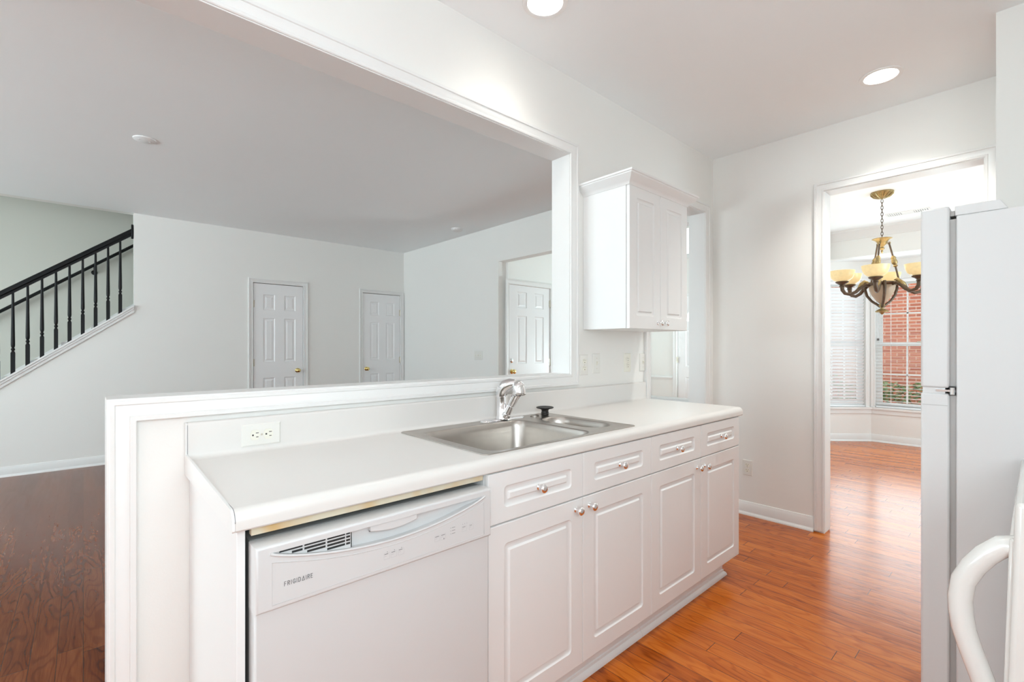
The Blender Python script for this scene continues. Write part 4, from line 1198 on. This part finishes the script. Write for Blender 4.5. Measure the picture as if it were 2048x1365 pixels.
# brand lettering, drawn as strokes on a 0..1 cell
GL = {'F': (.62, [[(0, 0), (0, 1), (.62, 1)], [(0, .52), (.52, .52)]]), 'R': (.68, [[(0, 0), (0, 1), (.42, 1), (.62, .88), (.62, .64), (.42, .5), (0, .5)], [(.36, .5), (.68, 0)]]),
      'I': (.0, [[(0, 0), (0, 1)]]), 'G': (.86, [[(.84, .78), (.66, .96), (.42, 1), (.16, .88), (0, .5), (.16, .12), (.42, 0), (.7, .06), (.84, .22), (.84, .46), (.5, .46)]]),
      'D': (.78, [[(0, 0), (0, 1), (.38, 1), (.66, .86), (.78, .5), (.66, .14), (.38, 0), (0, 0)]]), 'A': (.86, [[(0, 0), (.43, 1), (.86, 0), (0, 0)]]), 'E': (.6, [[(.6, 0), (0, 0), (0, 1), (.6, 1)], [(0, .52), (.52, .52)]])}
mb = MB(); hx = 0.0088; pen = 0.316
for ch in 'FRIGIDAIRE':
    w_, strokes = GL[ch]
    for s_ in strokes:
        for (a, b), (c, d) in zip(s_, s_[1:]):
            p0 = Vector((pen + a * hx * .64, 0.7405 + b * hx)); p1 = Vector((pen + c * hx * .64, 0.7405 + d * hx)); dd = (p1 - p0).normalized(); nn = Vector((-dd.y, dd.x)) * 0.00062; dd *= 0.0005
            mb.add([(v.x, YP - 0.0006, v.y) for v in (p0 - dd - nn, p1 + dd - nn, p1 + dd + nn, p0 - dd + nn)], [(0, 1, 2, 3)])
    pen += w_ * hx * .64 + 0.0033
obj('brand_lettering', mb, M_mark, dw)

# ------------------------------------------------------------------ refrigerator
rf = thing('refrigerator', 'tall white top-freezer refrigerator seen from its side beside the dining opening', 'refrigerator', (2.23, -0.2, 0))
RX0, RX1 = 1.86, 2.60
mb = MB(); mb.box(RX0, RX1, -0.56, 0.152, 0.03, 1.626)
obj('cabinet_body', mb, M_app, rf, bevel=0.004)
mb = MB(); mb.box(RX0 + 0.008, RX1 - 0.008, 0.152, 0.166, 0.06, 1.618); obj('gasket', mb, M_gask, rf)
mb = MB(); mb.box(RX0, RX1, 0.166, 0.230, 1.128, 1.657); obj('freezer_door', mb, M_app, rf, bevel=0.006)
mb = MB(); mb.box(RX0, RX1, 0.166, 0.230, 0.06, 1.112); fdr = obj('fridge_door', mb, M_app, rf, bevel=0.006)
mb = MB(); mb.tube([(RX0 - 0.0004, y, 1.077) for y in (0.170, 0.20, 0.226)], 0.0006, 5); obj('cap_seam', mb, M_gask, fdr)
mb = MB(); mb.box(RX0 + 0.006, RX1 - 0.006, 0.176, 0.226, 1.110, 1.130); obj('door_gap_filler', mb, M_app, rf)
mb = MB(); mb.box(RX0 + 0.001, RX0 + 0.06, 0.156, 0.196, 1.1175, 1.1235); mb.lathe([(0.0055, -0.010), (0.0055, 0.010), (0, 0.010)], T(RX0 + 0.001, 0.160, 1.120), 12)
obj('middle_hinge', mb, M_chrome, rf, smooth=40, label='bright metal hinge between the doors')
mb = MB(); mb.box(RX0 - 0.0005, RX0 + 0.012, 0.153, 0.167, 1.108, 1.116); mb.box(RX0 - 0.0005, RX0 + 0.012, 0.153, 0.167, 1.125, 1.134); obj('hinge_bushing', mb, M_rubber, rf)
mb = MB(); mb.prism([(0.155, 1.6265), (0.155, 1.654), (0.064, 1.654), (0.048, 1.6265)], Pyz, RX0 + 0.003, RX0 + 0.10); obj('hinge_cover', mb, M_app, rf, bevel=0.002)
mb = MB(); mb.box(RX0 + 0.01, RX0 + 0.07, 0.156, 0.20, 1.628, 1.642); obj('top_hinge', mb, M_gask, rf)
for z0, z1 in ((1.20, 1.52), (0.66, 1.06)):
    mb = MB(); mb.tube([(RX1 - 0.06, 0.228, z0), (RX1 - 0.06, 0.262, z0 + 0.03), (RX1 - 0.06, 0.268, (z0 + z1) / 2), (RX1 - 0.06, 0.262, z1 - 0.03), (RX1 - 0.06, 0.228, z1)], 0.012, 10); obj('handle', mb, M_app, rf, smooth=50)
for x in (RX0 + 0.05, RX1 - 0.05):
    for y in (-0.5, 0.1):
        mb = MB(); mb.lathe([(0.02, 0), (0.02, 0.012), (0.01, 0.014), (0.01, 0.032)], T(x, y, 0), 12); obj('foot', mb, M_rubber, rf)

# ------------------------------------------------------------------ range at the right edge
OX0, OX1, OY, OZ = 1.30, 1.84, 0.026, 0.954
rg = thing('kitchen_range', 'cream white kitchen range with a large bowed handle in front of the refrigerator', 'range', (1.57, -0.3, 0))
FR = lambda z: OY - 0.001 + 0.019 * min(1.0, (OZ - z) / 0.70)      # the front leans out a little
mb = MB(); mb.prism([(-0.60, 0.03), (FR(0.03), 0.03), (FR(0.26), 0.26), (FR(0.6), 0.6), (FR(OZ), OZ), (-0.60, OZ)], Pyz, OX0, OX1); obj('body', mb, M_appc, rg, bevel=0.009, segs=4)
mb = MB(); mb.box(OX0 + 0.03, OX1 - 0.03, -0.56, -0.02, OZ - 0.002, OZ + 0.004); obj('cooktop', mb, M_appc, rg, bevel=0.002)
mb = MB(); mb.prism([(FR(0.24) - 0.01, 0.24), (FR(0.24) + 0.006, 0.24), (FR(0.88) + 0.006, 0.88), (FR(0.88) - 0.01, 0.88)], Pyz, OX0 + 0.012, OX1 - 0.012); od = obj('oven_door', mb, M_appc, rg, bevel=0.004)
mb = MB(); mb.prism([(FR(0.06) - 0.01, 0.06), (FR(0.06) + 0.006, 0.06), (FR(0.22) + 0.006, 0.22), (FR(0.22) - 0.01, 0.22)], Pyz, OX0 + 0.012, OX1 - 0.012); obj('drawer', mb, M_appc, rg, bevel=0.004)
mb = MB(); hxx = OX0 + 0.035
hp = [(0.018, 0.862), (0.042, 0.858), (0.065, 0.833), (0.083, 0.805), (0.098, 0.771), (0.103, 0.734), (0.102, 0.706), (0.098, 0.673), (0.089, 0.639), (0.077, 0.602), (0.069, 0.577), (0.0594, 0.5395), (0.022, 0.502)]
mb.tube([(hxx, y, z) for y, z in hp], [0.0225] + [0.0195] * 11 + [0.0225], 18)
obj('handle', mb, M_appc, od, smooth=60)
mb = MB(); mb.box(OX0 + 0.01, OX1 - 0.01, -0.62, -0.57, OZ, OZ + 0.12); obj('backguard', mb, M_appc, rg, bevel=0.004)
for x in (OX0 + 0.15, OX1 - 0.15):
    for y in (-0.45, -0.17):
        mb = MB()
        for r in (0.035, 0.06, 0.085):
            mb.tube([(x + r * cos(2 * pi * k / 24), y + r * sin(2 * pi * k / 24), OZ + 0.006) for k in range(25)], 0.005, 6)
        mb.lathe([(0.10, 0.0005), (0.10, 0.003), (0.09, 0.001), (0, 0.001)], T(x, y, OZ), 24)
        obj('burner', mb, M_black, rg, smooth=40)

# ------------------------------------------------------------------ chandelier
C0 = Vector((5.63, 0.976, 0))
ch = thing('chandelier', 'bronze and gold chandelier with amber glass bowls hanging in the dining room', 'chandelier', (C0.x, C0.y, 1.555))


def cpt(r, a, z): return (C0.x + r * cos(a), C0.y + r * sin(a), z)


mb = MB()
n = 28; pr = [(0.090, 2.7199), (0.092, 2.712), (0.086, 2.704), (0.070, 2.688), (0.045, 2.672), (0.018, 2.662), (0.008, 2.655), (0, 2.654)]
mb.lathe(pr, T(C0.x, C0.y, 0), 32)
obj('ceiling_canopy', mb, M_gold, ch, smooth=50)
mb = MB()
for k in range(14):
    a = 2 * pi * k / 14; mb.tube([cpt(0.088, a, 2.703), cpt(0.066, a, 2.681), cpt(0.03, a, 2.664)], [0.006, 0.007, 0.003], 6)
obj('canopy_leaves', mb, M_gold, ch, smooth=50)
mb = MB(); z = 2.655; k = 0
while z > 2.285:
    ax = (cos(0.3), sin(0.3)) if k % 2 else (-sin(0.3), cos(0.3))
    ring = [(C0.x + ax[0] * 0.0085 * cos(t), C0.y + ax[1] * 0.0085 * cos(t), z - 0.019 + 0.020 * sin(t)) for t in [2 * pi * j / 12 for j in range(13)]]
    mb.tube(ring, 0.0026, 6, cap=False); z -= 0.031; k += 1
obj('chain', mb, M_bronze, ch, smooth=60)
mb = MB(); mb.lathe([(0, 2.295), (0.012, 2.290), (0.014, 2.278), (0.050, 2.274), (0.078, 2.280), (0.080, 2.276), (0.055, 2.262), (0.040, 2.245), (0.034, 2.225), (0.020, 2.212), (0.012, 2.200), (0.020, 2.188), (0.016, 2.176), (0.006, 2.170), (0.010, 2.160), (0.006, 2.145), (0, 2.138)], T(C0.x, C0.y, 0), 28)
obj('top_crown', mb, M_gold, ch, smooth=50)
va = radians(47.84)               # direction away from the viewer's side of the room
for k in range(3):
    a = va + pi + radians(-58 + 120 * k)
    mb = MB(); mb.tube([cpt(0.052, a, 2.238), cpt(0.085, a, 2.09), cpt(0.128, a, 1.872)], 0.0075, 8)
    r = obj('suspension_rod', mb, M_bronze, ch, smooth=50)
    mb = MB(); d = Vector(cpt(0.128, a, 1.872)) - Vector(cpt(0.052, a, 2.238))
    M = T(*cpt(0.092, a, 2.055)) @ d.to_track_quat('-Z', 'Y').to_matrix().to_4x4()
    mb.lathe([(0.008, -0.055), (0.020, -0.045), (0.012, -0.032), (0.022, -0.018), (0.024, 0.0), (0.018, 0.022), (0.022, 0.034), (0.010, 0.055)], M, 14)
    obj('gold_knop', mb, M_gold, r, smooth=40)
    mb = MB(); mb.tube([cpt(0.052 + 0.012 * sin(t), a, 2.245 - 0.012 + 0.012 * cos(t)) for t in [2 * pi * j / 10 for j in range(11)]], 0.003, 6); obj('hook', mb, M_gold, r)
mb = MB(); mb.lathe([(0.0, 1.655), (0.018, 1.660), (0.045, 1.690), (0.078, 1.740), (0.098, 1.790), (0.102, 1.825), (0.096, 1.840), (0.0, 1.845)], T(C0.x, C0.y, 0), 32)
obj('urn', mb, M_urn, ch, smooth=50)
mb = MB(); mb.lathe([(0.0, 1.875), (0.05, 1.872), (0.108, 1.864), (0.116, 1.850), (0.108, 1.838), (0.098, 1.834)], T(C0.x, C0.y, 0), 32)
obj('urn_rim', mb, M_bronze, ch, smooth=50)
for k in range(6):
    th = va + pi + radians(14 + 60 * k)
    a = th
    mb = MB()
    mb.tube([cpt(0.095, a, 1.835), cpt(0.135, a, 1.848), cpt(0.175, a, 1.822), cpt(0.215, a, 1.778), cpt(0.262, a, 1.756), cpt(0.305, a, 1.768), cpt(0.326, a, 1.800), cpt(0.330, a, 1.838)],
            [0.012, 0.017, 0.018, 0.016, 0.015, 0.0155, 0.017, 0.018], 12)
    ar = obj('arm', mb, M_bronze, ch, smooth=60)
    mb = MB(); mb.tube([cpt(0.112, a, 1.872), cpt(0.140, a, 1.876), cpt(0.170, a, 1.850), cpt(0.205, a, 1.802)], [0.004, 0.016, 0.018, 0.004], 8); obj('leaf_scroll', mb, M_gold, ar, smooth=50)
    mb = MB(); mb.lathe([(0.018, 1.832), (0.026, 1.836), (0.020, 1.842), (0.020, 1.850), (0.034, 1.860), (0.052, 1.872), (0.056, 1.880), (0.048, 1.884), (0, 1.884)], T(C0.x + .330 * cos(a), C0.y + .330 * sin(a), 0), 20)
    obj('shade_cup', mb, M_bronze, ar, smooth=50)
    mb = MB(); mb.lathe([(0.036, 1.884), (0.062, 1.892), (0.084, 1.912), (0.098, 1.945), (0.106, 1.986), (0.1035, 1.986), (0.095, 1.946), (0.081, 1.915), (0.060, 1.896), (0.0, 1.890)], T(C0.x + .330 * cos(a), C0.y + .330 * sin(a), 0), 32)
    obj('glass_shade', mb, M_shade, ar, smooth=50, label='amber marbled glass bowl')
for k in range(3):
    a = va + pi + radians(-30 + 120 * k)
    mb = MB(); mb.tube([cpt(0.128, a, 1.865), cpt(0.142, a, 1.81), cpt(0.125, a, 1.745), cpt(0.085, a, 1.690), cpt(0.040, a, 1.655), cpt(0.014, a, 1.632)], [0.014, 0.013, 0.012, 0.011, 0.011, 0.012], 10)
    obj('scroll_strap', mb, M_bronze, ch, smooth=50)
mb = MB(); mb.lathe([(0, 1.668), (0.022, 1.655), (0.026, 1.640), (0.012, 1.622), (0.014, 1.612), (0.034, 1.606), (0.054, 1.590), (0.050, 1.580), (0.026, 1.588), (0.018, 1.572), (0.008, 1.560), (0, 1.556)], T(C0.x, C0.y, 0), 24)
obj('bottom_finial', mb, M_gold, ch, smooth=40)
pl = bpy.data.lights.new('chandelier_glow', 'POINT'); pl.energy = 3; pl.color = (1.0, 0.85, 0.62); pl.shadow_soft_size = 0.25
po = bpy.data.objects.new('chandelier_glow', pl); po.location = (C0.x, C0.y, 2.12); COL.objects.link(po)
